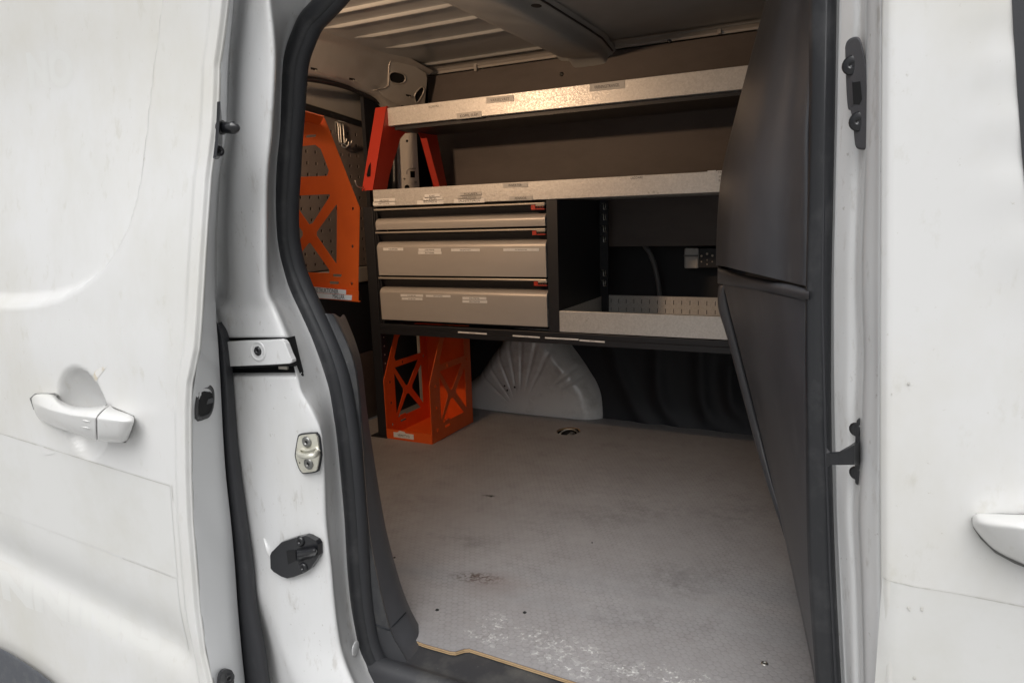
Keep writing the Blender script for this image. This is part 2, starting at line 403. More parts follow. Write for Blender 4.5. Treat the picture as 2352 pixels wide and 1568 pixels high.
# returned hem and inner panel with its gap to the pillar
hem = []
for j in range(NZ+1):
    z = z0+(z1-z0)*j/NZ; p = rows[j][-1]
    hem.append([p, p+Vector((0, .004, 0)), p+Vector((-.012, .006, 0))])
b.grid(hem)
sdoor = b.build('sliding_door', 'paint', van)
strip_px = [(545,-120),(538,0),(525,150),(520,300),(503,408),(494,550),(494,650),(496,700),(498,750),(502,800),(508,900),(513,1000),(520,1100),(531,1200),(540,1300),(547,1400),(556,1500),(563,1568),(570,1640)]
def strip_y(y): return YD+interp(y, [150, 450, 900], [.026, .036, .075])
b = MB(); rws = []
for x, y in strip_px:
    p2 = onskin(x, y, strip_y(y)); p1 = Vector((xedge(p2.z)-.0003, YD+lean(p2.z)+.0025, p2.z))
    # the step from hem to inner face
    rws.append([p1, p1.lerp(p2, .12)+Vector((.002, 0, 0)), p1.lerp(p2, .6)+Vector((.003, 0, 0)), p2+Vector((-.001, 0, 0)), p2+Vector((-.012, .010, 0)), p2+Vector((-.25, .012, 0))])
b.grid(loft(rws, 1, 5)); b.build('inner_panel', 'inner', sdoor)
# matt black strip filling the gap beside the pillar
gap_l = [(496,735),(498,760),(502,800),(508,900),(513,1000),(520,1100),(531,1200),(540,1300),(547,1400),(556,1500),(563,1568),(570,1640)]
gap_r = [(499,742),(512,765),(519,800),(528,900),(535,1000),(546,1100),(560,1200),(574,1300),(584,1400),(602,1500),(611,1568),(626,1640)]
b = MB(); b.grid(loft([[onskin(l[0]-14, l[1], .748), onskin((l[0]+q[0])/2, (l[1]+q[1])/2, .744), onskin(q[0], q[1], .752), onskin(q[0], q[1], .752)+Vector((-.006, .014, 0))] for l, q in zip(gap_l, gap_r)], 3, 4))
b.build('gap_strip', M['sealrub'], sdoor)
# latch pocket in the inner strip
b = MB(); pk = [(447,884),(470,881),(484,890),(488,908),(486,935),(478,955),(466,962),(444,961)]
cen = onskin(468, 920, .70)
def strip_plane(x, y, dy=0):
    # point on the strip's slanted face seen at this pixel
    xr_ = interp(y, [q[1] for q in strip_px], [q[0] for q in strip_px])
    r = ray(x, y); q0 = onskin(xr_, y, strip_y(y)); q1 = Vector((xedge(q0.z), YD+lean(q0.z)+.010, q0.z)); n = (q0-q1).cross(EZ).normalized()
    return C0 + r*((q1-C0).dot(n)/r.dot(n)) + n*(dy if n.x > 0 else -dy)
pts = [strip_plane(x, y, .003) for x, y in crom([(*p, 0) for p in pk]+[(*pk[0], 0)], 4) for x, y in [(x, y)]] if False else [strip_plane(q[0], q[1], .0035) for q in crom(pk+[pk[0]], 3)[:-1]]
ce = sum(pts, Vector())/len(pts)
inn = [ce+(p-ce)*.74 for p in pts]; dark_face = [p+Vector((-.0006, 0, 0)) for p in inn]  # uncut pocket: flush near-black face stands in for its shaded depth
b.grid([pts+[pts[0]], inn+[inn[0]]]); b.grid([inn+[inn[0]], dark_face+[dark_face[0]]], 1); b.add(dark_face, [tuple(range(len(dark_face)))], 1)
b.grid([pts+[pts[0]], [p+Vector((-.006, 0, 0)) for p in pts+[pts[0]]]])
b.box(ce+Vector((-.006, -.006, -.004)), ce+Vector((-.001, .012, .003)), 2)
b.build('latch_pocket', ['gloss', 'void', 'plastic'], sdoor)
# guide pin with its black plate
b = MB(); pl = [strip_plane(x, y, .003) for x, y in [(500.5,233),(503,262),(506,300),(505,345),(501,360),(495.5,366),(491,362),(495.5,322),(498.5,280)]]
b.add(pl, [tuple(range(len(pl)))]); b.grid([pl+[pl[0]], [p+Vector((-.006, .0, 0)) for p in pl+[pl[0]]]], smooth=False)
p0 = strip_plane(503, 293, .002); p1 = P(551, 294, p0.y+.002)
ax = (p1-p0).normalized(); ln = (p1-p0).length
b.lathe(p0, ax, [(0, .0095), (.003, .0095), (.0035, .0076), (ln*.28, .0078), (ln*.70, .0084), (ln*.74, .0080), (ln*.93, .0034), (ln, 0)], 18)
gp = b.build('guide_pin', 'gloss', sdoor)
screw('screw', strip_plane(497, 347, .0035), (1, -.2, 0), .007, gp, 'gloss')
# lower guide bolt
b = MB(); pl = [strip_plane(x, y, .003) for x, y in crom([(503,1600),(500,1568),(503,1548),(512,1537),(524,1536),(532,1544),(534,1568),(534,1600)], 2)]
b.add(pl, [tuple(range(len(pl)))]); b.grid([pl, [p+Vector((-.006, 0, 0)) for p in pl]], smooth=False)
gb = b.build('lower_bracket', 'gloss', sdoor); screw('screw', strip_plane(519, 1557, .004), (1, -.3, .1), .010, gb, 'gloss')

# door pull: grip and cap
def hand(rows_px, name, mats, parent, n=5, cap=True):
    rr = [[P(x, y, Y) for x, y, Y in r] for r in rows_px]
    dn = loft(rr, n, 3); b = MB(); b.grid(dn, 0, False)
    b.add(dn[0], [tuple(range(len(dn[0])))]); b.add(dn[-1], [tuple(range(len(dn[-1])))])
    return b.build(name, mats, parent)
Yh = YD
sec = [  # each station: back-top, top, crease, front, bottom-front, bottom-back, back(closed)
 [(73,913,Yh+.003),(72,915,Yh-.002),(73,919,Yh-.006),(74,925,Yh-.008),(76,933,Yh-.004),(77,936,Yh+.002),(73,914,Yh+.004)],
 [(88,905,Yh+.003),(84,906,Yh-.012),(82,921,Yh-.022),(82,932,Yh-.024),(86,953,Yh-.014),(90,958,Yh+.002),(88,906,Yh+.004)],
 [(124,905,Yh+.003),(116,911,Yh-.018),(114,935,Yh-.034),(114,945,Yh-.036),(119,969,Yh-.028),(124,976,Yh-.008),(124,930,Yh-.004)],
 [(138,919,Yh-.004),(140,929,Yh-.026),(141,943,Yh-.040),(141,952,Yh-.042),(146,979,Yh-.034),(150,986,Yh-.018),(146,945,Yh-.012)],
 [(170,933,Yh-.014),(168,938,Yh-.032),(168,950,Yh-.045),(168,959,Yh-.046),(172,988,Yh-.038),(176,995,Yh-.024),(172,955,Yh-.018)],
 [(205,935,Yh-.014),(203,940,Yh-.032),(202,954,Yh-.045),(202,963,Yh-.046),(204,998,Yh-.038),(206,1004,Yh-.024),(205,960,Yh-.018)],
 [(250,931,Yh-.004),(238,940,Yh-.026),(223,955,Yh-.042),(221,966,Yh-.044),(222,1003,Yh-.036),(224,1009,Yh-.018),(240,965,Yh-.010)]]
hb = hand(sec, 'door_pull', 'paint', sdoor)
sec = [
 [(252,931,Yh-.003),(240,940,Yh-.025),(225,956,Yh-.041),(223,967,Yh-.043),(224,1004,Yh-.035),(226,1010,Yh-.016),(242,965,Yh-.008)],
 [(262,937,Yh-.000),(254,946,Yh-.024),(246,958,Yh-.038),(245,970,Yh-.040),(246,1006,Yh-.032),(250,1012,Yh-.012),(256,965,Yh-.004)],
 [(290,948,Yh+.003),(288,951,Yh-.016),(282,963,Yh-.030),(281,973,Yh-.032),(278,1006,Yh-.026),(278,1014,Yh-.006),(284,975,Yh+.002)],
 [(305,955,Yh+.004),(306,957,Yh-.008),(306,964,Yh-.018),(304,974,Yh-.020),(294,1001,Yh-.016),(288,1012,Yh-.002),(297,980,Yh+.004)],
 [(308,960,Yh+.005),(308,961,Yh-.001),(308,966,Yh-.004),(306,974,Yh-.005),(298,998,Yh-.004),(292,1009,Yh+.003),(300,980,Yh+.005)]]
hc = hand(sec, 'pull_end_cap', 'paint', sdoor)
# black gasket behind the pull
b = MB()
for poly in ([(71,914),(83,903),(127,902.5),(134,908),(120,930),(80,940)], [(244,930),(262,935),(308,954.5),(310,966),(298,999),(289,1015.5),(262,1013),(262,990)]):
    q = [onskin(x, y, Yh) for x, y in poly]
    b = MB(); b.plate([[(p.x, p.z) for p in q]], .003, (0, Yh+.0008, 0), EX, EZ); b.build('pull_gasket', 'gap', sdoor)
b = MB()
for y in (965, 980):
    b = MB(); b.tube([P(186, y-1, Yh-.0455), P(196, y+1, Yh-.0462), P(206, y+3, Yh-.0455)], [.0004, .0013, .0004], 8); b.build('pull_ridge', 'paint', sdoor)
# film left over from old lettering: a thin sheet on the skin
def film(name, tl, tr, br, bl_, m, off, nx=60, nz=40):
    rws = []
    for j in range(nz+1):
        v = j/nz; a = Vector(tl).lerp(Vector(bl_), v); c = Vector(tr).lerp(Vector(br), v)
        rws.append([door_pt(a.x+(c.x-a.x)*i/nx, a.y+(c.y-a.y)*i/nx, off) for i in range(nx+1)])
    b = MB(); b.grid(rws); return b.build(name, m, sdoor)
def xz(x, y): p = onskin(x, y, YD); return (p.x, p.z)
film('film_sheet', xz(-160, 945), xz(391, 1115), xz(408, 1326), xz(-160, 1115), 'film', .0004)
film('film_sheet', xz(-160, 1118), xz(407, 1328), xz(424, 1500), xz(-160, 1215), 'film', .0004, 90, 70)
def dirtline(p, q, w, wob=0):
    a, c = Vector(p), Vector(q); n = 40; pr = []
    for i in range(n+1):
        t = i/n; s_ = a.lerp(c, t); ww = w*random.uniform(.25, 1.0)
        pr.append([door_pt(s_.x, s_.y+ww/2, .0009), door_pt(s_.x, s_.y-ww/2, .0009)])
    return pr
b = MB(); b.grid(dirtline(xz(-160, 945), xz(391, 1115), .0024)); b.grid(dirtline(xz(282, 1281), xz(404, 1327), .0016))
a, c = Vector(xz(395, 1113)), Vector(xz(398, 1150)); b.grid([[door_pt(a.x-.0005, a.y, .0009), door_pt(a.x+.0006, a.y, .0009)], [door_pt(c.x-.0005, c.y, .0009), door_pt(c.x+.0004, c.y, .0009)]])
b.build('film_edge', 'filmedge', sdoor)
# torn-off flake and rust bloom by the pull
def flat_patch(name, px, m, off, n=10):
    b = MB(); q = [xz(x, y) for x, y in px]; cx = sum(p[0] for p in q)/len(q); cz = sum(p[1] for p in q)/len(q)
    rws = [[door_pt(cx+(x-cx)*k/n, cz+(z-cz)*k/n, off) for x, z in q+[q[0]]] for k in range(1, n+1)]
    b.grid(rws); b.add(rws[0][:-1], [tuple(range(len(q)))]); return b.build(name, m, sdoor)
flat_patch('film_flake', [(87,1022),(100,1025),(108,1030),(127,1038),(124,1042),(103,1045),(97,1040)], 'paint', .0010, 3)
flat_patch('rust_stain', [(207,869),(218,852),(232,843),(246,841),(238,852),(226,866),(222,876),(214,872)], 'rust', .0004, 3)
# ghost lettering where the stickers were
def ghost(name, txt, a, c, h, off, cell=.0012):
    from mathutils.bvhtree import BVHTree
    cu = bpy.data.curves.new('tmp', 'FONT'); cu.body = txt; cu.resolution_u = 4; cu.offset = .055
    ob = bpy.data.objects.new('tmp', cu); me = bpy.data.meshes.new_from_object(ob)
    bv = BVHTree.FromPolygons([v.co for v in me.vertices], [tuple(p.vertices) for p in me.polygons])
    xs = [v.co.x for v in me.vertices]; ys = [v.co.y for v in me.vertices]; A, L_ = Vector(a), Vector(c)-Vector(a)
    nx, nz = int(L_.length/cell), int(h/cell); idx = {}; vs = []; fs = []
    def vid(i, j):
        if (i, j) not in idx:
            s_ = A+L_*(i/nx); idx[(i, j)] = len(vs); vs.append(door_pt(s_.x, s_.y+h*j/nz, off))
        return idx[(i, j)]
    for i in range(nx):
        for j in range(nz):
            p = Vector((min(xs)+(max(xs)-min(xs))*(i+.5)/nx, min(ys)+(max(ys)-min(ys))*(j+.5)/nz, 1))
            if bv.ray_cast(p, Vector((0, 0, -1)))[0] is not None: fs.append((vid(i, j), vid(i+1, j), vid(i+1, j+1), vid(i, j+1)))
    bpy.data.objects.remove(ob); bpy.data.meshes.remove(me)
    b = MB(); b.add(vs, fs, 0, True); return b.build(name, 'ghost', sdoor)
ghost('ghost_lettering', 'NO', xz(38, 200), xz(140, 196), .058, .00018)
ghost('ghost_lettering', 'NNING', xz(8, 1375), xz(360, 1505), .062, .0002)
# wheel-arch cladding at the lower left
wa = [(-60,1470),(-20,1486),(10,1500),(40,1518),(70,1538),(100,1560),(130,1590),(150,1620)]
b = MB(); b.grid(loft([[P(x+5, y-5, YD+.02), P(x+3, y-3, YD-.006), P(x-2, y+5, YD-.012), P(x-70, y+95, YD-.014), P(x-90, y+180, YD-.004)] for x, y in wa], 4, 3))
b.build('wheel_arch_trim', 'clad', sdoor)

# ---- rear pillar of the opening: profile rows (x, depth) at each height
def prow(y, xs): return [P(x, y, Y) for x, Y in xs]
rows = [
 prow(-120, [(480,.80),(536,.790),(548,.800),(560,.802),(578,.790),(600,.789),(624,.786),(660,.806),(760,.842),(790,.855)]),
 prow(-40, [(470,.80),(530,.790),(545,.800),(556,.802),(573,.788),(598,.788),(622,.786),(650,.806),(715,.842),(745,.855)]),
 prow(0,   [(465,.80),(528,.790),(540,.800),(552,.802),(569,.788),(594,.788),(619,.786),(640,.806),(690,.842),(715,.855)]),
 prow(80,  [(460,.80),(520,.790),(532,.800),(545,.802),(560,.788),(594,.788),(627,.786),(640,.806),(660,.842),(690,.855)]),
 prow(150, [(455,.80),(514,.790),(527,.800),(538,.802),(553,.788),(592,.788),(630,.786),(637,.806),(648,.842),(675,.855)]),
 prow(300, [(450,.80),(508,.790),(521,.800),(533,.802),(545,.788),(584,.788),(622,.786),(630,.806),(643,.842),(668,.855)]),
 prow(408, [(440,.80),(494,.790),(506,.800),(520,.802),(533,.788),(572,.788),(611,.786),(619,.806),(633,.842),(660,.855)]),
 prow(550, [(430,.80),(486,.790),(500,.800),(516,.802),(530,.788),(570,.788),(609,.786),(619,.806),(637,.842),(662,.855)]),
 prow(640, [(430,.80),(486,.790),(500,.800),(518,.800),(533,.788),(571,.788),(609,.786),(625,.806),(657,.842),(684,.855)]),
 prow(680, [(430,.80),(484,.788),(498,.796),(516,.792),(536,.785),(572,.785),(612,.783),(634,.804),(671,.842),(700,.855)]),
 prow(705, [(430,.79),(480,.782),(496,.776),(514,.776),(534,.778),(575,.780),(624,.780),(646,.802),(683,.842),(712,.855)]),
 prow(735, [(430,.79),(486,.778),(500,.770),(516,.768),(545,.772),(590,.774),(638,.776),(659,.800),(697,.842),(724,.855)]),
 prow(775, [(430,.79),(486,.778),(505,.770),(522,.768),(552,.770),(605,.772),(654,.774),(677,.800),(715,.842),(740,.855)])]
top_rows = rows
rowsB = [
 prow(868, [(430,.79),(500,.780),(518,.772),(540,.771),(580,.771),(630,.772),(676,.774),(696,.788),(746,.842),(768,.855)]),
 prow(900, [(430,.79),(505,.780),(524,.772),(546,.771),(585,.771),(640,.772),(685,.774),(704,.788),(756,.842),(778,.855)]),
 prow(950, [(430,.79),(508,.780),(530,.772),(552,.771),(592,.771),(652,.772),(706,.774),(728,.785),(764,.842),(788,.855)]),
 prow(1000,[(430,.79),(512,.780),(533,.772),(556,.771),(600,.771),(668,.772),(730,.776),(745,.790),(771,.842),(796,.855)]),
 prow(1100,[(430,.79),(520,.780),(543,.772),(566,.771),(610,.771),(676,.772),(737,.776),(752,.792),(780,.842),(806,.855)]),
 prow(1200,[(440,.79),(533,.780),(557,.772),(580,.771),(622,.771),(686,.772),(742,.776),(757,.795),(789,.842),(815,.855)]),
 prow(1300,[(440,.79),(545,.780),(571,.772),(594,.771),(632,.771),(698,.772),(754,.776),(767,.795),(794,.842),(822,.855)]),
 prow(1370,[(440,.79),(552,.780),(580,.772),(603,.769),(640,.770),(702,.771),(760,.776),(773,.795),(800,.842),(830,.855)]),
 prow(1440,[(440,.79),(560,.800),(590,.794),(622,.772),(655,.769),(708,.770),(768,.776),(782,.796),(813,.842),(844,.855)]),
 prow(1500,[(440,.79),(566,.806),(600,.800),(640,.772),(672,.767),(720,.768),(779,.776),(796,.797),(829,.842),(862,.855)]),
 prow(1568,[(440,.79),(570,.806),(608,.800),(660,.772),(692,.762),(745,.763),(806,.772),(825,.797),(866,.842),(900,.855)]),
 prow(1660,[(440,.79),(580,.806),(630,.800),(690,.772),(722,.755),(780,.757),(850,.768),(880,.797),(925,.842),(960,.855)])]
for r, d_ in zip(top_rows, (.024, .024, .024, .024, .024, .022, .020, .016, .012, .008, .003, 0, 0)):
    for i in range(8): r[i] = C0 + (r[i]-C0)*((r[i].y-d_*(1 if i < 7 else .5))/r[i].y)
b = MB(); b.grid(loft(top_rows, 5, 5)); b.grid(loft(rowsB, 5, 5))
# the strip between them left of and right of the rail slot
t_, m_ = loft(top_rows, 5, 5)[-1], loft(rowsB, 5, 5)[0]
mid_r = [t_, [a.lerp(c, .33) for a, c in zip(t_, m_)], [a.lerp(c, .66) for a, c in zip(t_, m_)], m_]
k = next(i for i, p in enumerate(t_) if i >= 31)
b.grid([r[k:] for r in mid_r]); kl = 5
# rail slot: shallow channel, its shade given by near-black faces
sl0, sl1 = t_[kl:k+1], m_[kl:k+1]
deepm = 1
deepo = Vector((0, .016, 0))
b.grid([sl0, [p+deepo+Vector((0, 0, -.004)) for p in sl0], [p+deepo+Vector((0, .0, .006)) for p in sl1], [p+Vector((0, .012, .006)) for p in sl1]], 1)
b.grid([[p+Vector((0, .012, .006)) for p in sl1], [p+Vector((0, .009, .0035)) for p in sl1], [p+Vector((0, .003, .003)) for p in sl1], sl1])
b.grid([[t_[k], t_[k]+deepo], [m_[k], m_[k]+deepo]], 1)
cpil = b.build('rear_door_pillar', ['jamb', 'void'], van)
# slider rail seen under the cover
b = MB(); b.box(P(640, 847, .781), P(663, 839, .785), 1)
b.build('slider_rail', ['void', 'alu'], cpil)
# cover plate over the rail end
cov = [(519,786),(560,783.5),(620,781.5),(648,780),(655,782),(660,789),(668,812),(674,825),(674,829),(669,832),(620,835),(560,837.5),(521,839)]
q = [onskin(x, y, .764) for x, y in cov]; q = [(p.x, p.z) for p in q]
b = MB(); b.plate([q], .007, (0, .768, 0), EX, EZ, bev=.0012)
rc = b.build('rail_cover', 'jamb', cpil)
c = onskin(592, 806, .759); b = MB(); b.lathe((c.x, .7595, c.z), (0, -1, 0), [(0, .0165), (.0012, .0155), (.0008, .0125), (-.001, .0115), (-.001, 0)], 24)
b.build('screw_dish', 'jamb', rc); screw('screw', (c.x, .7612, c.z), (0, -1, 0), .0075, rc, 'gloss', h=.004)
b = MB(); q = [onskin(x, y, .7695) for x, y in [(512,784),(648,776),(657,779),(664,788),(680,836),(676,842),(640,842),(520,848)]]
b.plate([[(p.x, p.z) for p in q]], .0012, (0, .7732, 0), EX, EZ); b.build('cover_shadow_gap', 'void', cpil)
# striker
def ring_px(cx, cy, rx, ry, n=24, pw=.8, rot=0): return oval(cx, cy, rx, ry, n, pw, rot)
st = [(684,1000),(690,996),(722,993),(728,996),(733,1005),(737,1040),(737,1050),(732,1075),(727,1084),(700,1088),(693,1086),(685,1075),(677,1050),(677,1038),(681,1012)]
def yz(pxs, Y): return [(p.x, p.z) for p in (P(x, y, Y) for x, y in pxs)]
cxm, cym = 707, 1041
b = MB(); b.plate([yz([q[:2] for q in crom(st+[st[0]], 3)[:-1]], .767)], .003, (0, .7705, 0), EX, EZ)
b.plate([yz([((x-cxm)*.88+cxm, (y-cym)*.93+cym) for x, y in [q[:2] for q in crom(st+[st[0]], 3)[:-1]]], .765)], .0025, (0, .7668, 0), EX, EZ, 1)
stk = b.build('striker', ['sealrub', 'zinc'], cpil)
for (x, y) in ((704, 1015), (708, 1065)):
    c = P(x, y, .763); screw('screw', (c.x, .7642, c.z), (0, -1, 0), .0088, stk, 'dsteel', h=.003)
b = MB(); pp = [P(x, y, Y) for x, y, Y in [(686,1038,.766),(688,1043,.752),(694,1047,.741),(708,1047,.737),(722,1045,.741),(727,1041,.752),(729,1036,.766)]]
b.tube([Vector(v) for v in crom([tuple(p) for p in pp], 4)], .0042, 12); b.build('striker_loop', 'zinc', stk)
b = MB(); pp = [P(x, y, .7635) for x, y in [(684,1036),(692,1031),(704,1034),(716,1032),(727,1028),(734,1037)]]
b.tube([Vector(v) for v in crom([tuple(p) for p in pp], 4)], .0022, 8); b.build('striker_rib', 'zinc', stk)
c = P(687, 1063, .763); b = MB(); b.lathe((c.x, .7644, c.z), (0, -1, 0), [(0, .0025), (.0002, 0)], 12); b.build('striker_hole', 'void', stk)
# lower guide block
bk = [(625,1273),(628,1266),(650,1244),(680,1234),(704,1229),(712,1231),(728,1240),(733,1248),(734,1272),(731,1279),(715,1303),(703,1311),(677,1321),(663,1324),(650,1320),(632,1309),(626,1302)]
b = MB(); b.plate([yz(bk, .766)], .009, (0, .772, 0), EX, EZ, bev=.001)
q = yz([(659,1264),(680,1263),(681,1286),(663,1295)], .762); b.plate([q], .0005, (0, .7612, 0), EX, EZ, 1)
gb = b.build('guide_block', ['gloss', 'void'], cpil)
rr = [[P(x, y, Y) for x, y, Y in r] for r in ([(680,1262,.762),(681,1264,.754),(682,1272,.749),(683,1280,.752),(684,1291,.762)], [(705,1259,.762),(705,1261,.753),(706,1268,.748),(706,1276,.751),(706,1284,.762)], [(722,1257,.762),(722,1258,.754),(723,1264,.750),(723,1272,.754),(722,1279,.762)], [(728,1262,.762),(728,1262,.760),(729,1266,.759),(728,1270,.760),(727,1274,.762)])]
b = MB(); b.grid(loft(rr, 4, 4)); b.add(rr[0], [(0, 1, 2, 3, 4)]); b.build('guide_socket', 'gloss', gb)
for x, y in ((687, 1244), (694, 1304)):
    c = P(x, y, .759); screw('screw', (c.x, .7625, c.z), (0, -1, 0), .0085, gb, 'gloss', h=.004)
pa_, pb_ = P(796, 1500, .797), P(829, 1500, .842); c = pa_.lerp(pb_, .62)+Vector((0, 0, .01)); b = MB(); b.lathe(c+Vector((.0006, -.0006, 0)), ((pb_.y-pa_.y), -(pb_.x-pa_.x), 0), [(0, .0125), (.0010, .0122), (.0016, .0105), (.0016, 0)], 20); b.build('pillar_plug', 'jamb', cpil)
b = MB(); b.tube([onskin(x, y, .7705) for x, y in [(606,1235),(618,1265),(633,1300)]], [.001, .005, .001], 10); b.build('pillar_bead', 'jamb', cpil)

# ---- rubber seal round the opening (rear side, over the top)
sc_ = [(1900,-190),(1500,-170),(1150,-150),(900,-105),(800,-50),(752,0),(728,25),(706,50),(688,90),(676,125),(669,165),(664,250),(658,330),(654,408),(651,460),(651,513),(655,560),(667,615),(687,668),(713,725),(742,790),(764,850),(777,905),(788,970),(797,1040),(804,1112),(810,1190),(814,1263),(820,1340),(829,1415),(845,1490),(882,1568),(925,1630),(1000,1690),(1200,1740)]
cp = [P(x, y, .856) for x, y in sc_]
b = MB(); dn = [Vector(v) for v in crom([tuple(p) for p in cp], 6)]
b.tube(dn, .0142, 18); seal = b.build('door_seal', 'rubber', van)
b = MB(); b.tube([p+Vector((.004, .008, 0)) for p in dn], .0168, 10); b.build('seal_carrier', 'sealrub', seal)

# ---- step trim beside the seal
A_ = [(742,722),(749,731),(789,844),(810,973),(827,1112),(837,1263),(861,1445),(896,1531),(930,1600)]
B_ = [(760,722),(770,731),(813,833),(830,973),(840,1112),(854,1254),(893,1432),(929,1505),(985,1600)]
C_ = [(782,728),(792,742),(824,833),(840,960),(863,1112),(889,1254),(934,1405),(996,1518),(1040,1590)]
b = MB(); rr = []
for (a, m_, c) in zip(A_, B_, C_): rr.append([P(*a, .876)+Vector((-.012, .0, 0)), P(*a, .868), P((a[0]+m_[0])/2, (a[1]+m_[1])/2, .872), P(m_[0]-1, m_[1], .878)])
b.grid(loft(rr, 3, 6)); tr1 = b.build('step_trim', 'trim', van)
b = MB(); rr = []
for (a, m_, c) in zip(A_, B_, C_):
    p1, p2 = P(*m_, .878), P(*c, .935); rr.append([p1, p1.lerp(p2, .08)+Vector((-.001, .004, 0)), p1.lerp(p2, .5)+Vector((.001, .0, 0)), p2, p2+Vector((-.02, .03, 0))])
b.grid(loft(rr, 3, 6)); b.build('step_trim_return', 'plastic', tr1)
b = MB(); b.tube([P(859, 1432, .866)+Vector((0, 0, 0)), P(893, 1446, .8755), P(915, 1424, .903), P(932, 1406, .930)], .0011, 6); b.build('trim_seam', 'lining', tr1)
# sill behind the edge of the plywood
b = MB(); rr = []
for X in (-1.0, -.72, -.62, -.5, -.3, -.1, .1):
    rr.append([Vector((X, y, FZ+z)) for y, z in ((1.02, -.0105), (.93, -.011), (.885, -.0115), (.872, -.010), (.862, -.005), (.850, -.006), (.838, -.02), (.83, -.08), (.80, -.12))])
b.grid(loft(rr, 3, 3)); b.build('sill_trim', 'trim', van)
b = MB(); b.extr([(.80, FZ-.10), (.76, FZ-.13), (.755, FZ-.32), (.80, FZ-.36), (1.0, FZ-.36), (1.0, FZ-.02)], -2.2, 2.0, 0); b.build('sill_panel', 'paint', van)

# ---- front pillar of the opening
rows = []
for y, xs in ((-120, [(1856,.872),(1872,.866),(1900,.862),(1920,.868),(1925,.880)]), (300, [(1858,.872),(1866,.866),(1892,.862),(1914,.868),(1919,.880)]), (700, [(1850,.872),(1856,.866),(1882,.862),(1906,.868),(1911,.880)]),
              (1000, [(1851,.872),(1860,.866),(1886,.862),(1906,.868),(1912,.880)]), (1300, [(1856,.872),(1866,.866),(1894,.862),(1914,.868),(1921,.880)]), (1568, [(1874,.872),(1884,.866),(1908,.862),(1929,.868),(1935,.880)]), (1680, [(1882,.872),(1894,.866),(1918,.862),(1939,.868),(1945,.880)])):
    rows.append([P(x, y, Y) for x, Y in xs])
b = MB(); b.grid(loft(rows, 5, 5)); fs = b.build('front_seal', 'rubber', van)
b = MB(); b.tube([P(x, y, .8635) for x, y in ((1900,-100),(1893,300),(1889,700),(1896,1000),(1906,1300),(1920,1568),(1930,1660))], .0018, 6); b.build('seal_lip', 'sealrub', fs)
rows = []
for y, xs in ((-120, [(1905,.885),(1925,.872),(1930,.862),(1933,.858),(1962,.842),(1982,.834),(1992,.806),(2012,.790),(2027,.782),(2040,.80)]),
              (300, [(1900,.885),(1917,.872),(1922,.862),(1925,.858),(1956,.842),(1978,.834),(1990,.806),(2010,.790),(2025,.782),(2040,.80)]),
              (620, [(1896,.885),(1910,.872),(1915,.862),(1918,.858),(1946,.842),(1968,.834),(1982,.806),(2006,.790),(2024,.782),(2040,.80)]),
              (800, [(1896,.885),(1910,.872),(1915,.862),(1918,.858),(1946,.842),(1972,.834),(1986,.806),(2008,.790),(2023,.782),(2040,.80)]),
              (930, [(1896,.885),(1911,.872),(1916,.862),(1919,.858),(1944,.842),(1968,.834),(1984,.806),(2006,.790),(2023,.782),(2040,.80)]),
              (1060, [(1900,.885),(1914,.872),(1919,.862),(1922,.858),(1946,.842),(1970,.834),(1982,.806),(2004,.790),(2023,.782),(2040,.80)]),
              (1180, [(1902,.885),(1917,.872),(1922,.862),(1926,.858),(1944,.842),(1962,.834),(1976,.806),(2000,.790),(2023,.782),(2040,.80)]),
              (1350, [(1906,.885),(1924,.872),(1930,.862),(1935,.858),(1954,.842),(1970,.834),(1982,.806),(2003,.790),(2025,.782),(2040,.80)]),
              (1568, [(1915,.885),(1934,.872),(1941,.862),(1946,.858),(1960,.842),(1976,.834),(1987,.806),(2006,.790),(2027,.782),(2040,.80)]),
              (1680, [(1920,.885),(1944,.872),(1950,.862),(1955,.858),(1966,.842),(1980,.834),(1990,.806),(2010,.790),(2030,.782),(2044,.80)])):
    rows.append([P(x, y, Y) for x, Y in xs])
b = MB(); b.grid(loft(rows, 5, 6)); bpil = b.build('front_door_pillar', 'jamb', van)
# catch plate: a rounded black bar standing on the pillar
cpx = [(1941,110),(1944,98),(1952,89),(1963,85),(1972,86),(1978,96),(1988,140),(1998,240),(2005,310),(2004,330),(1996,342),(1984,345),(1972,343),(1964,333),(1960,290),(1954,255),(1948,250),(1944,205)]
cp_ = crom([(x, y) for x, y in cpx]+[cpx[0]], 3)[:-1]
def pxpt(x, y, d=0): return P(x, y, .836 - (x-1941)*.0004 - d)
o_ = [pxpt(x, y, 0) for x, y in cp_]; cen_ = (1973, 215)
f_ = [pxpt((x-cen_[0])*.90+cen_[0]-1, (y-cen_[1])*.96+cen_[1], .010) for x, y in cp_]
m_ = [pxpt((x-cen_[0])*.99+cen_[0], (y-cen_[1])*.995+cen_[1], .007) for x, y in cp_]
b = MB(); b.grid([o_+[o_[0]], m_+[m_[0]], f_+[f_[0]]]); b.add(f_, [tuple(range(len(f_)))])
sl_ = [pxpt(x, y, .0106) for x, y in ((1957,190),(1976,187),(1980,228),(1974,241),(1960,240))]; b.add(sl_, [(0, 1, 2, 3, 4)], 1)
cpl = b.build('catch_plate', ['plastic', 'void'], bpil)
nrm = (-.25, -1, 0)
for x, y in ((1957, 150), (1973, 279)):
    b = MB(); c = pxpt(x, y, .0095); b.lathe(c, nrm, [(0, .0085), (.0006, .0098), (.0014, .0085), (.0022, .0045), (.0022, .0022), (.001, .002), (.001, 0)], 18); b.build('screw', 'gloss', cpl)
b = MB(); q = [pxpt(x, y, d_) for x, y, d_ in ((1949,184,.010),(1957,187,.011),(1960,241,.011),(1952,248,.010))]; b.add(q, [(0, 1, 2, 3)]); b.build('catch_lip', 'plastic', cpl)
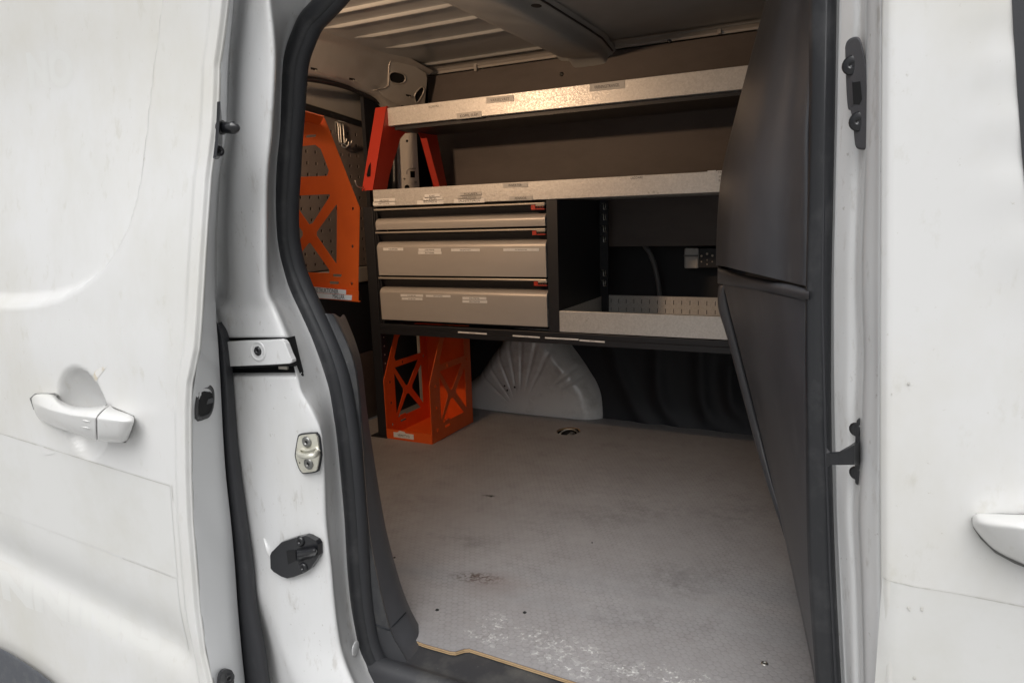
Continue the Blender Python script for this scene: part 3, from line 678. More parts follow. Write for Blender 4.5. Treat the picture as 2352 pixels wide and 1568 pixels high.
# door hook
b = MB(); hk = [(1977,958),(1983,968),(1984,1000),(1981,1060),(1977,1110),(1971,1114),(1967,1108),(1966,1075),(1967,1010),(1970,965)]
o_ = [P(x, y, .833) for x, y in hk]; f_ = [P(x-3, y, .822) for x, y in hk]
b.add(o_, [tuple(range(10))]); b.add(f_, [tuple(range(10))]); b.grid([o_+[o_[0]], f_+[f_[0]]], smooth=False)
hk_ = b.build('door_hook', 'gloss', bpil, bevel=.0012)
b = MB(); b.grid([[P(1972, 1012, .826), P(1972, 1036, .826), P(1972, 1068, .826)], [P(1958, 1022, .80), P(1958, 1038, .80), P(1958, 1066, .80)], [P(1925, 1038, .786), P(1925, 1040, .784), P(1925, 1066, .784)], [P(1908, 1041, .784), P(1908, 1042, .782), P(1908, 1066, .782)], [P(1900, 1030, .786), P(1900, 1042, .784), P(1900, 1071, .784)]], smooth=False)
b.build('hook_arm', 'gloss', hk_, solid=.004)
for y in (985, 1085):
    b = MB(); c = P(1967, y, .826); b.lathe(c, (-.6, -1, 0), [(0, .0075), (.002, .0075), (.0028, .005), (.0028, 0)], 14); b.build('screw', 'gloss', hk_)

# ---- front door (closed)
fe = [(2030,-120),(2027,0),(2025,250),(2023,600),(2022,780),(2022,1100),(2023,1300),(2025,1450),(2027,1568),(2030,1680)]
fp = sorted((p.z, p.x) for p in (P(x, y, YS) for x, y in fe)); FZs, FXs = [a for a, _ in fp], [c for _, c in fp]
wn = [P(x, y, YS) for x, y in ((2312,-120),(2322,0),(2330,140),(2339,270),(2352,430),(2380,560),(2450,640),(2700,680))]; wnp = [(p.x, p.z) for p in wn]
def fd_pt(x, z, off=0):
    e = x-interp(z, FZs, FXs); f = .006*(1-sstep(0, .006, e))
    # shallow dish under the window line
    zc = interp(x, [wnp[0][0]]+[p[0] for p in wnp[4:]], [9]+[p[1] for p in wnp[4:]])
    d0 = min(math.hypot(x-ax, z-az) for ax, az in wnp)
    f -= .004*math.exp(-(d0/.03)**2)
    f += .010*sstep(CZ-.22, CZ-.62, z)
    return Vector((x, YS+f-off, z))
rows = []
for j in range(121):
    z = .50+1.52*j/120; xe = interp(z, FZs, FXs); rows.append([fd_pt(xe+(1.25-xe)*(i/90)**1.5, z) for i in range(91)])
b = MB(); b.grid(rows); hem = [[r[0], r[0]+Vector((0, .005, 0)), r[0]+Vector((.010, .012, 0))] for r in rows]; b.grid(hem)
fdoor = b.build('front_door', 'paint', van)
b = MB(); q = wnp+[(1.2, wnp[-1][1]), (1.2, 2.0), (wnp[0][0], 2.0)]
b.plate([q], .004, (0, YS-.0015, 0), EX, EZ); me_o = b.build('window_frame', 'sealrub', fdoor)
b = MB(); q2 = [(x+.03, z+.03) for x, z in wnp]+[(1.17, wnp[-1][1]+.03), (1.17, 1.97), (wnp[0][0]+.03, 1.97)]
b.plate([q2], .003, (0, YS-.004, 0), EX, EZ); me_o = b.build('window_pane', 'glass', fdoor)
# handle end
Yf = YS
sec = [
 [(2236,1185,Yf+.003),(2234,1185,Yf-.004),(2233,1193,Yf-.009),(2234,1204,Yf-.009),(2238,1213,Yf-.003),(2239,1212,Yf+.003)],
 [(2245,1180,Yf+.003),(2244,1180,Yf-.012),(2244,1194,Yf-.022),(2246,1208,Yf-.023),(2252,1229,Yf-.012),(2254,1232,Yf+.003)],
 [(2275,1179,Yf+.003),(2274,1181,Yf-.016),(2274,1198,Yf-.032),(2276,1216,Yf-.033),(2281,1254,Yf-.018),(2284,1262,Yf+.003)],
 [(2320,1180,Yf+.003),(2318,1183,Yf-.020),(2318,1202,Yf-.040),(2320,1222,Yf-.041),(2324,1274,Yf-.026),(2328,1286,Yf+.003)],
 [(2380,1182,Yf-.004),(2378,1186,Yf-.024),(2378,1208,Yf-.046),(2380,1230,Yf-.047),(2384,1292,Yf-.032),(2388,1306,Yf-.004)],
 [(2560,1190,Yf-.004),(2558,1196,Yf-.024),(2558,1220,Yf-.046),(2560,1250,Yf-.047),(2564,1320,Yf-.032),(2568,1336,Yf-.004)]]
hand(sec, 'door_handle', 'paint', fdoor)
b = MB(); q = [P(x, y, Yf) for x, y in ((2231,1189),(2241,1178),(2300,1177),(2380,1179),(2380,1309),(2328,1289),(2284,1265),(2251,1233),(2235,1209))]
b.plate([[(p.x, p.z) for p in q]], .003, (0, Yf-.001, 0), EX, EZ); b.build('handle_gasket', 'gap', fdoor)
# film edge across the front door
def fline(px, w):
    out = []
    for i in range(len(px)-1):
        for k in range(12):
            t = k/12; x = px[i][0]+(px[i+1][0]-px[i][0])*t; y = px[i][1]+(px[i+1][1]-px[i][1])*t; p = P(x, y, YS); ww = w*random.uniform(.15, 1)
            out.append([fd_pt(p.x, p.z+ww/2, .0009), fd_pt(p.x, p.z-ww/2, .0009)])
    return out
b = MB(); b.grid(fline([(2027,1332),(2100,1350),(2200,1366),(2352,1396),(2600,1440)], .0013)); b.build('film_edge', 'filmedge', fdoor)
rws = []
for k in range(31):
    x = 2027+(2700-2027)*k/30; p = P(x, interp(x, [2027,2100,2200,2352,2700], [1333,1351,1367,1397,1458]), YS); rws.append([fd_pt(p.x, p.z+(.52-p.z)*j/24, .0006) for j in range(25)])
b = MB(); b.grid(rws); b.build('film_sheet', 'film', fdoor)
b = MB()
for x, y, r_ in ((2088,1399,.0020),(2090,1404,.0012),(2118,1399,.0016),(2118,1404,.0014),(2087,880,.0016),(2101,1564,.0018),(2048,904,.0008)):
    p = P(x, y, YS); q = fd_pt(p.x, p.z, .0013); b.lathe(q, (0, -1, 0), [(0, r_), (.0003, 0)], 7)
(b.build('paint_chip', 'filmedge', fdoor))['kind'] = 'stuff'

# ---- bulkhead behind the front pillar
sil = [(-120,1795),(0,1765),(145,1725),(270,1692),(390,1662),(480,1652),(560,1648),(608,1647)]
rows = []
for y, x in sil:
    yr = y+ (50 if y > 500 else (y+120)/620*50*.6)
    fy = interp(y, [-120, 600], [1.22, 1.34]); xr = 1866 if y < 200 else 1856
    def mixp(t, Y): return P(xr+(x-xr)*t, yr+(y-yr)*t, Y)
    rows.append([P(xr+6, yr, .885), mixp(.05, .885), mixp(.24, .935), mixp(.48, .965), mixp(.70, 1.01), mixp(.88, 1.11), mixp(.97, fy-.08), mixp(1, fy+.02), Vector((mixp(1, fy).x+.01, 1.50, mixp(1, fy).z)), Vector((mixp(1, fy).x+.02, 2.45, mixp(1, fy).z))])
b = MB(); b.grid(loft(rows, 4, 5)); blk = b.build('bulkhead', 'plastic', van)
# rolled rib
rr = []
for t, Y in ((0, .885), (.25, .94), (.5, 1.02), (.75, 1.14), (.92, 1.26), (1, 1.335)):
    x = 1858+(1648-1858)*t; yt = interp(t, [0, .25, .5, .75, 1], [661, 650, 640, 629, 613]); yb = interp(t, [0, .25, .5, .75, 1], [697, 684, 671, 659, 648])
    rr.append([P(x, yt, Y+.012), P(x, yt+3, Y-.008), P(x, yt*.65+yb*.35, Y-.026), P(x, yt*.25+yb*.75, Y-.022), P(x, yb, Y-.002), P(x, yb+2, Y+.012)])
e_ = [p+Vector((.01, .06, 0)) for p in rr[-1]]; rr.append(e_)
b = MB(); b.grid(loft(rr, 4, 4)); b.build('bulkhead_rib', 'plastic', blk)
low = [(650,1662),(677,1669),(760,1690),(935,1735),(1129,1782),(1387,1839),(1568,1876),(1680,1900)]
rows = []
for y, x in low:
    yr = y+interp(y, [650, 1568], [42, 60]); xr = interp(y, [650, 1000, 1300, 1568, 1680], [1853, 1854, 1860, 1880, 1890]); fy = interp(y, [650, 1129, 1568], [1.31, 1.24, 1.05])
    x = min(x, xr-2)
    def mixp(t, Y): return P(xr+(x-xr)*t, yr+(y-yr)*t, Y)
    rows.append([P(xr+6, yr, .885), mixp(.04, .885), mixp(.3, .885+(fy-.885)*.12), mixp(.55, .885+(fy-.885)*.32), mixp(.8, .885+(fy-.885)*.62), mixp(.94, .885+(fy-.885)*.85), mixp(1, fy), mixp(1, fy)+Vector((.03, .05, 0))])
b = MB(); b.grid(loft(rows, 4, 5)); b.build('lower_bulkhead', 'plastic', blk)
edg = [(655,1652,1672),(668,1649,1668),(709,1650,1676),(772,1669,1691),(870,1695,1716),(998,1729,1749),(1117,1763,1779),(1274,1814,1822),(1412,1845,1850),(1568,1880,1884),(1680,1905,1908)]
rr = []
for y, x, x2 in edg:
    Y = interp(y, [655, 998, 1274, 1568, 1680], [1.40, 1.36, 1.24, 1.07, 1.0]); xm = x2-1
    rr.append([P(x, y, Y+.03)+Vector((.0, .04, 0)), P(x, y, Y+.006), P(x+(xm-x)*.5, y, Y-.006), P(xm, y, Y-.004), P(xm+1, y, Y+.01), P(xm+2, y, Y+.03)])
b = MB(); b.grid(loft(rr, 4, 5)); b.build('bulkhead_edge', 'plastic', blk)
rr = []
for y, x, x2 in edg:
    Y = interp(y, [655, 998, 1274, 1568, 1680], [1.40, 1.36, 1.24, 1.07, 1.0]); lx = interp(y, [q[0] for q in low], [q[1] for q in low])
    rr.append([P(x2-4, y, Y+.035), P((x2+lx)/2, y, Y+.04), P(max(lx, x2)+14, y, Y+.04)])
b = MB(); b.grid(loft(rr, 2, 4)); b.build('bulkhead_gap_shade', 'void', blk)  # near-black sheet added behind the gap to give it shade
b = MB(); q = [(.0, .89), (-.022, 1.06), (-.25, 2.45), (-.20, 2.50), (.06, .95)]
b.add([(x, y, FZ-.05) for x, y in q]+[(x, y, 1.88) for x, y in q], [(0,1,2,3,4), (9,8,7,6,5)]+[(i, (i+1) % 5, 5+(i+1) % 5, 5+i) for i in range(5)]); b.build('bulkhead_back', 'lining', blk)

# ---- outer shell that closes the load space
b = MB(); b.box((-1.75, .865, FZ-.05), (-.92, .92, 1.88)); b.box((-.95, .875, 1.67), (.2, .93, 1.9)); b.build('near_side_wall', 'roofp', van)
ZR = CZ+.53
b = MB(); b.box((-1.80, .78, ZR+.012), (1.2, 2.52, ZR+.06)); b.build('roof_skin', 'paint', van)
b = MB(); b.box((-1.78, 2.495, FZ-.3), (.1, 2.53, 1.9)); b.build('far_side_skin', 'paint', van)
b = MB(); b.box((-1.86, .80, FZ-.3), (-1.80, 2.5, 1.9)); b.build('tail_skin', 'paint', van)

# ---- roof inside: panel with pressed ribs running fore and aft
b = MB(); b.grid([[(-1.75, .9, ZR+.008), (-1.75, 2.4, ZR+.008)], [(0, .9, ZR+.008), (0, 2.4, ZR+.008)]]); roof = b.build('roof_panel', 'roofp', van)
def roof_rib(Y, xa, xb, name='roof_rib'):
    n = 14; rws = []
    for i in range(n+1):
        t = i/n; X = xa+(xb-xa)*t; e = min(1, min(t, 1-t)*8); h = .0075*sstep(0, 1, e); w = .0065*(.35+.65*e)
        rws.append([(X, Y-w-.003, ZR+.0078), (X, Y-w*.8, ZR+.0075-h*.75), (X, Y-w*.3, ZR+.008-h), (X, Y+w*.3, ZR+.008-h), (X, Y+w*.8, ZR+.0075-h*.75), (X, Y+w+.003, ZR+.0078)])
    b = MB(); b.grid(rws); return b.build(name, 'roofp', roof)
def rzy(x, y): p = PZ(x, y, ZR); return p
for (l, r_) in (((970,161),(1281,100)), ((872,113),(1212,71)), ((800,89),(1152,43)), ((722,68),(1088,17)), ((690,48),(1020,-12))):
    a, c = rzy(*l), rzy(*r_); roof_rib((a.y+c.y)/2, a.x, c.x)
# front bay: one broad lit edge rib near the far side
a, c = rzy(1425,130), rzy(1755,38); roof_rib(2.28, -.74, -.20)
a = rzy(1600, 12); roof_rib(1.85, -.62, -.20)
# roof bow (cross member)
rr = []
for Y in (.90, 1.3, 1.7, 2.05, 2.18):
    rr.append([Vector((x, Y, ZR+z)) for x, z in ((-.975, .006), (-.955, -.004), (-.925, -.010), (-.905, -.034), (-.885, -.042), (-.80, -.042), (-.782, -.034), (-.770, -.012), (-.755, -.006), (-.74, .006))])
for Y, dz in ((2.24, -.003), (2.28, -.012), (2.30, -.022)):
    rr.append([Vector((x, Y, ZR+z+dz)) for x, z in ((-.955, .006), (-.94, -.004), (-.915, -.008), (-.90, -.026), (-.882, -.032), (-.80, -.032), (-.784, -.026), (-.774, -.010), (-.762, -.006), (-.75, .006))])
b = MB(); b.grid(loft(rr, 3, 3)); bow = b.build('roof_bow', 'roofp', roof)
c = PZ(1232, 13, ZR-.042); b = MB(); b.plate([oval(c.x, c.y, .012, .017, 20)], .0006, (0, 0, ZR-.0432), EX, EY, 0); b.build('bow_hole', 'void', bow)
b = MB(); b.tube([Vector((x, y, ZR+z)) for x, y, z in ((-.752, .9, -.004), (-.752, 1.6, -.004), (-.75, 2.05, -.005), (-.748, 2.16, -.008), (-.742, 2.24, -.03))], .0028, 8); b.build('bow_sealant', 'sealrub', bow)
c = PZ(1291, 100, ZR-.02)
b = MB(); b.plate([oval(c.x-.02, c.y, .008, .012, 14)], .0006, (0, 0, ZR-.0275), EX, EY, 0); b.build('bow_clip', 'void', bow)
# rail along the far edge of the roof
b = MB(); b.extr([(2.26, ZR+.006), (2.285, ZR+.002), (2.296, ZR-.006), (2.2985, ZR-.013), (2.305, ZR-.013), (2.305, ZR+.006)], -1.49, -.20, 0, False); rail = b.build('roof_edge_rail', 'greige', roof)
for x, y in ((1093, 152), (1653, 64)):
    p = P(x, y, 2.292); b = MB(); b.box((p.x-.005, 2.286, p.z-.018), (p.x+.005, 2.296, p.z+.008)); b.box((p.x-.09, 2.2965, p.z+.006), (p.x+.09, 2.2978, p.z+.010)); b.build('rail_clip', 'greige', rail, bevel=.001)
# ---- rear header with gusset, slots and holes
hx = -1.50
top = [(690,66),(714,74),(761,86),(824,103),(892,122),(965,161),(985,172)]
bot = [(660,168),(694,171),(746,178),(798,191),(829,204),(871,225),(905,262)]
rr = []
for (tx, ty), (bx, by) in zip(top, bot):
    p, q = PX(tx, ty, -1.44), PX(bx, by, -1.52)
    rr.append([p+Vector((.02, 0, .01)), p, p.lerp(q, .12)+Vector((-.016, 0, 0)), p.lerp(q, .5)+Vector((-.006, 0, 0)), p.lerp(q, .82), q, q+Vector((-.03, 0, .0))])
b = MB(); b.grid(loft(rr, 3, 4)); hdr = b.build('rear_header', 'greige', van)
# gusset plate with two oval holes, on the slope of the header
def ppl(x, y, O, n): r = ray(x, y); return C0 + r*((O-C0).dot(n)/r.dot(n))
def px_yz(pxs, X): return [(p.y, p.z) for p in (PX(x, y, X) for x, y in pxs)]
gO = PX(940, 190, -1.462); gN = Vector((1, -.25, -.42)).normalized(); gU = EZ.cross(gN).normalized(); gV = gN.cross(gU)
def gpl(pxs, O=None): O = O or gO; return [((p-gO).dot(gU), (p-gO).dot(gV)) for p in (ppl(x, y, O, gN) for x, y in pxs)]
gs = [(898,136),(912,140),(952,152),(978,168),(981,182),(975,240),(960,252),(930,244),(905,236),(880,222),(868,204),(882,203),(890,198),(893,150)]
b = MB(); h1 = [(893,176),(896,169),(905,165),(920,168),(929,173),(931,182),(928,189),(918,193),(905,191),(896,186)]; h2 = [(952,222),(955,213),(966,201),(972,201),(974,207),(970,218),(961,233),(955,235)]
b.plate([gpl(gs), gpl(h1), gpl(h2)], .003, gO-gN*.003, gU, gV)
gus = b.build('header_gusset', 'greige', hdr)
b = MB()
for hh in (h1, h2):
    q = [ppl(x, y, gO, gN)+gN*.0005 for x, y in hh]; b = MB(); b.tube([Vector(v) for v in crom([tuple(p) for p in q+[q[0]]], 3)], .0026, 6, 0, False); b.build('hole_rim', 'drawer', gus)
b = MB(); b.plate([gpl([(896,163),(935,162),(978,198),(978,236),(950,237),(890,192)])], .001, gO-gN*.0042, gU, gV); b.build('hole_backing', 'void', gus)
b = MB(); ln_ = [(900,133),(893,150),(892,196),(886,202),(870,205),(850,209)]; b.tube([ppl(x, y, gO, gN)+gN*.001 for x, y in ln_], .0022, 6); b.tube([ppl(x, y, gO, gN) for x, y in ((893,134),(905,130))], .006, 6); b.build('sealant_bead', 'drawer', gus)
b = MB()
for x, y in ((708,164),(796,187),(927,224)):
    b = MB(); p = PX(x-6, y-2, -1.500 if x > 900 else -1.507); b.box(p+Vector((.030, -.012, -.003)), p+Vector((.033, .014, .003)), 0); b.box(p+Vector((.034, .002, -.006)), p+Vector((.036, .030, -.002)), 1); b.build('header_slot', ['void', 'drawer'], hdr)
# rear door: seal, upper frame, ledge, lower trim
RX = -1.64
sp_ = [(620,166),(660,174),(694,178),(746,186),(798,199),(829,213),(871,233),(893,255),(902,285),(905,330),(907,435)]
b = MB(); b.tube([Vector(v) for v in crom([tuple(PX(x, y, -1.545)) for x, y in sp_], 4)], .011, 10); b.build('rear_door_seal', 'rubber', hdr)
b = MB(); b.box((RX-.05, .92, FZ-.02), (RX-.012, 2.46, 1.86)); rdoor = b.build('rear_door', 'greige', van)
b = MB(); p = PX(706, 190, RX); b.lathe((RX-.0119, p.y, p.z), (1, 0, 0), [(0, .014), (.001, 0)], 16); b.build('door_hole', 'void', rdoor)
p1, p2 = PX(640, 229, RX+.008), PX(850, 293, RX+.008); b = MB(); b.tube([p1, PX(700, 246, RX+.008), PX(760, 264, RX+.008), p2, p2+Vector((0, .12, -.03))], .0125, 10); b.build('window_seal', 'rubber', rdoor)
zt, zb = PX(845, 610, RX).z, PX(845, 645, RX).z
b = MB(); b.box((RX-.02, .95, zb), (RX+.012, 2.42, zt)); b.build('door_ledge', 'drawer', rdoor, bevel=.004)
b = MB(); b.box((RX-.012, .95, FZ+.26), (RX+.006, 2.42, zb-.004)); b.build('lower_door_trim', 'lining', rdoor)
b = MB(); b.box((RX-.012, .95, FZ), (RX+.004, 2.42, FZ+.256)); b.build('lower_door_panel', 'board', rdoor)
# rear corner pillar (far side)
pN = Vector((.62, -.78, 0)).normalized(); pO = PX(903, 296, -1.555); pU = EZ.cross(pN).normalized()
def pp(x, y, d=0): return ppl(x, y, pO, pN)+pN*d
def ppl2(pxs): return [((p-pO).dot(pU), p.z-pO.z) for p in (pp(x, y) for x, y in pxs)]
b = MB(); b.plate([ppl2([(903,290),(956,294),(964,440),(914,440)]), ppl2(oval(935,324,2.6,3.2,10)), ppl2([(942,393),(953,393),(953,408),(943,408)]), ppl2([(929,434),(930,427),(935,424),(940,427),(941,434)])], .002, pO-pN*.002, pU, EZ); rp = b.build('rear_corner_pillar', 'cream', van)
b = MB(); b.box((-1.60, 2.05, FZ), (-1.585, 2.46, 1.83)); b.build('pillar_backing', 'lining', rp)
b = MB(); b.tube([pp(x, y, .001) for x, y in ((934,400),(934,392),(940,388),(955,387))], .0022, 6); b.build('pillar_bead', 'greige', rp)
for x, y in ((929,411),(955,418)):
    b = MB(); b.lathe(pp(x, y, .0005), pN, [(0, .004), (.002, .003), (.003, 0)], 8); b.build('pillar_rivet', 'steel', rp)
b = MB(); b.box((-1.5505, 2.24, FZ), (-1.48, 2.42, CZ-.28)); b.build('rear_quarter_panel', 'greige', van)
# ---- far side inner wall (black lining with soft vertical swages) and wheel arch
C3 = lambda x, y: ((x/2.613+2200)*.58333, (y/2.613+1250)*.58333)
swg = []
for cv in (((520,200),(560,330),(640,560),(760,800),(900,1010),(1010,1110)), ((1010,200),(1020,600),(1060,820),(1170,980),(1330,1120),(1520,1190)), ((1450,300),(1465,650),(1520,900),(1620,1050),(1800,1150),(2000,1200)), ((1760,500),(1765,740),(1820,900),(1950,1020))):
    swg.append([(q.x, q.z) for q in (P(*C3(x, y), 2.37) for x, y in (p[:2] for p in crom(list(cv), 3)))])
def swage(x, z):
    o = 0
    for k, pl in enumerate(swg):
        d = min(math.hypot(x-a, z-c) for a, c in pl); o += .016*math.exp(-(d/.026)**2)
    return o
rr = []
for i in range(137):
    X = -1.56+i*.01
    rr.append([Vector((X, 2.425-.098*t**1.6-swage(X, CZ-.02-.74*t), CZ-.02-.74*t)) for t in [k/32 for k in range(33)]])
b = MB(); b.grid(rr); fw = b.build('far_side_lining', 'lining', van)
b = MB(); b.box((-1.70, 2.475, FZ), (-.2, 2.49, 1.85)); b.build('far_side_panel', 'roofp', fw)
def arch():
    opx = [(1032,966),(1034,925),(1052,892),(1089,862),(1110,830),(1136,795),(1152,768),(1172,745),(1210,728),(1250,728),(1285,748),(1316,787),(1340,815),(1365,847),(1385,872),(1399,900),(1407,935),(1411,980)]
    o3 = [P(x, y, interp(x, [1040, 1180, 1300], [2.31, 2.34, 2.385])) for x, y in opx]; cx, bz = (o3[0].x+o3[-1].x)/2, FZ
    pol = sorted((math.atan2(max(p.z-bz, 0), p.x-cx), math.hypot(p.x-cx, p.z-bz)) for p in o3)
    pa, pr = [q[0] for q in pol], [q[1] for q in pol]
    rws = []; na, nr = 150, 30
    for i in range(na+1):
        a = math.pi*i/na; row = []; ca, sa = math.cos(a), math.sin(a); Rr = sum(interp(a+d_, pa, pr) for d_ in (-.06, -.03, 0, .03, .06))/5; ad = math.degrees(a)
        for k in range(nr+1):
            t = k/nr; r_ = Rr*t; fl = 0
            for aa in (64, 76, 88, 100, 113, 128, 142): fl += .0055*math.exp(-((ad-aa)/1.7)**2)*sstep(.22, .45, t)*(1-sstep(.86, .98, t))
            for aa in (33, 41): fl += .008*math.exp(-((ad-aa)/1.3)**2)*sstep(.6, .72, t)*(1-sstep(.9, .98, t))
            dep = .14*math.sqrt(max(0, 1-max(0, (t-.72)/.28)**2))
            row.append(Vector((cx+r_*ca, 2.43-dep+fl-.012*(1-t), bz+r_*sa)))
        rws.append(row)
    b = MB(); b.grid(rws); return b.build('wheel_arch', 'arch', van)
wa_ = arch()
b = MB()
for x, y in ((1098+150,1531*0+795),(1250,806),(1240,818),(1268,770)): pass
for x, y in ((1137,776),(1143,786),(1160,779)):
    p = P(x+22, y+110, 2.262); b.lathe(p, (0, -1, 0), [(0, .004), (.0005, 0)], 7)
(b.build('arch_scuff', 'void', wa_))['kind'] = 'stuff'
# load-space lamp on the near wall behind the pillar (lit, out of view)
lp = Vector((-1.30, .935, CZ+.43))
em = bpy.data.materials.new('lamp_lens'); em.use_nodes = True; e_ = em.node_tree.nodes['Principled BSDF']; e_.inputs['Emission Color'].default_value = (1, .62, .30, 1); e_.inputs['Emission Strength'].default_value = 6
b = MB(); b.box(lp+Vector((-.05, -.018, -.025)), lp+Vector((.05, -.008, .025)), 0); b.box(lp+Vector((-.042, -.008, -.019)), lp+Vector((.042, .002, .019)), 1); b.build('load_lamp', ['plastic', em], van)
ll = bpy.data.lights.new('load_lamp_light', 'AREA'); ll.shape = 'RECTANGLE'; ll.size = .08; ll.size_y = .035; ll.energy = 4.0; ll.color = (1, .66, .41)
lo = bpy.data.objects.new('load_lamp_light', ll); S.collection.objects.link(lo); lo.location = lp+Vector((0, .006, 0)); lo.rotation_euler = (R(90), 0, 0)
lo.rotation_euler = Vector((.10, 1, .03)).to_track_quat('-Z', 'Z').to_euler()

# ------------------------------------------------------------------ plywood load floor
ply_px = [(900,1452),(974,1476),(1034,1493),(1046,1494),(1066,1488),(1078,1487),(1336,1568),(1500,1619)]
fl = [(p.x, p.y) for p in (PZ(x, y, FZ) for x, y in ply_px)]
fl = [(-1.62, fl[0][1]+.02), (-.80, fl[0][1]+.01)]+fl[1:]+[(.05, fl[-1][1]-.0), (.05, 2.42), (-1.62, 2.42)]
rcx = PZ(1306, 989, FZ); hole = oval(rcx.x, rcx.y, .040, .048, 28)
fb = MB(); fb.plate([fl, hole], .0015, (0, 0, FZ-.0015), EX, EY)
floor = fb.build('floor_panel', 'floor'); tag(floor, 'grey hex-grip plywood load floor with salt marks and stains', 'floor panel')
for k, mm in enumerate(('plyd', 'ply', 'plyd', 'ply')):
    th = (.0012, .0022, .0012, .0022)[k]; z_ = FZ-.0016-sum((.0012, .0022, .0012, .0022)[:k+1]); off = (-.0006, .0002, -.0004, 0)[k]
    b = MB(); b.plate([[(x, y-off) for x, y in fl], hole], th-.0001, (0, 0, z_), EX, EY); b.build('ply_layer', mm, floor)
b = MB(); b.lathe((rcx.x, rcx.y, FZ-.004), (0, 0, -1), [(0, .046), (.03, .044), (.032, 0)], 24); b.build('ring_cup', 'void', floor)
for x, y in ((1756, 1523),):
    c = PZ(x, y, FZ); screw('screw', (c.x, c.y, FZ), (0, 0, 1), .006, floor, 'steel', h=.0018)
c = PZ(1582, 981, FZ); b = MB(); b.lathe((c.x, c.y, FZ), (0, 0, 1), [(0, .004), (.004, .003), (.005, 0)], 8); b.build('bolt_head', 'steel', floor)
b = MB()
for x, y, s_ in ((1004,1400,.004),(1205,1406,.004),(1056,975,.003),(906,1280,.003),(1360,1246,.002),(1128,1140,.003)):
    c = PZ(x, y, FZ); b.lathe((c.x, c.y, FZ), (0, 0, 1), [(0, s_), (.0015, s_*.7), (.002, 0)], 6)
(b.build('debris', 'void', floor))['kind'] = 'stuff'
ring = thing('lashing_ring', 'steel lashing ring folded in its round hole in the floor', 'lashing ring', (rcx.x, rcx.y, FZ-.02))
b = MB(); b.tube([Vector((rcx.x-.034+.0*a, rcx.y, FZ-.018)) + Vector((.034*(1-math.cos(a)), .026*math.sin(a), .016*math.sin(a))) for a in [math.pi*k/12 for k in range(13)]], .003, 8); b.build('loop', 'steel', ring)
b = MB(); b.box((rcx.x-.004, rcx.y-.03, FZ-.024), (rcx.x+.012, rcx.y+.03, FZ-.012)); b.build('hinge', 'dsteel', ring, bevel=.002)

# ------------------------------------------------------------------ hardboard lining on the far wall
lin = MB(); lin.box((-1.478, 2.300, CZ-.118), (-.20, 2.306, CZ+.512)); lin = lin.build('lining_panel', 'board'); tag(lin, 'brown hardboard lining panel screwed to the far wall behind the shelves', 'wall panel')
for x, y in ((1290, 171), (1538, 95)):
    c = P(x, y, 2.3); b = MB(); b.lathe((c.x, 2.30, c.z), (0, -1, 0), [(0, .0075), (.003, .0065), (.004, .003), (.004, 0)], 12); b.build('screw', 'gloss', lin)
b = MB(); p0, p1 = P(1388, 387, 2.29), P(1700, 360, 2.29)

# ------------------------------------------------------------------ shelving rack
YF, YT, YB = 1.85, 1.957, 2.26
XL, XR = -1.418, -.262
rack = thing('shelving_rack', 'black and galvanised shelving rack with three beige drawers on the far side', 'shelving rack', (XL, YF, FZ))
def zav(pts, Y): return sum(P(x, y, Y).z for x, y in pts)/len(pts)
def cc(x, y): return ((x/2.412+1400)*.58333, (y/2.412+650)*.58333)     # from a close-up of the drawers
def lab(parent, x0, y0, x1, y1, Y, txt, m='paper', ink='ink', yr=None):
    """stuck-on label: flat tape with print, at its real place on plane Y"""
    yr = yr if yr is not None else 0
    a, c = P(x0, y0, Y), P(x1, y1, Y); e = P(x1, y0+yr, Y)
    U = (e-a); U.y = 0; w = U.length; U.normalize(); V = Vector((-U.z, 0, U.x)); h = abs((c-a).dot(V))
    O = a - V*h + U*(w/2) + V*(h/2)
    b = MB(); b.plate([[(-w/2, -h/2), (w/2, -h/2), (w/2, h/2), (-w/2, h/2)]], .0004, (O.x, Y, O.z), U, V)
    if txt: b.text(txt, (O.x, Y-.0006, O.z), U, V, w*.72, h*.56, 1)
    return b.build('label', [m, ink], parent)
# shelves: folded galvanised trays
ZM0, ZM1 = CZ+.0395, CZ+.0915
def shelf(name, y0, y1, z0, z1, x0, x1, t=.0025):
    b = MB(); b.extr([(y0, z0), (y0, z1), (y0+.012, z1), (y0+.012, z1-t), (y0+t, z1-t), (y0+t, z0+t), (y1-t, z0+t), (y1-t, z1), (y1, z1), (y1, z0)], x0, x1)
    b.box((x0, y0+t+.0005, z0+t), (x0+t, y1-t-.0005, z1-.003)); b.box((x1-t, y0+t+.0005, z0+t), (x1, y1-t-.0005, z1-.003))
    return b.build(name, 'galv', rack, bevel=.0012)
sm = shelf('shelf', YF, YB, ZM0, ZM1, XL, XR)
ZT0, ZT1 = CZ+.2995, CZ+.3565
stp = shelf('shelf', YT, 2.20, ZT0, ZT1, XL-.004, XR)
b = MB(); b.box((XL+.01, YT+.02, ZT0-.012), (XR, 2.19, ZT0-.001)); b.build('shelf_underside', 'frame', stp)
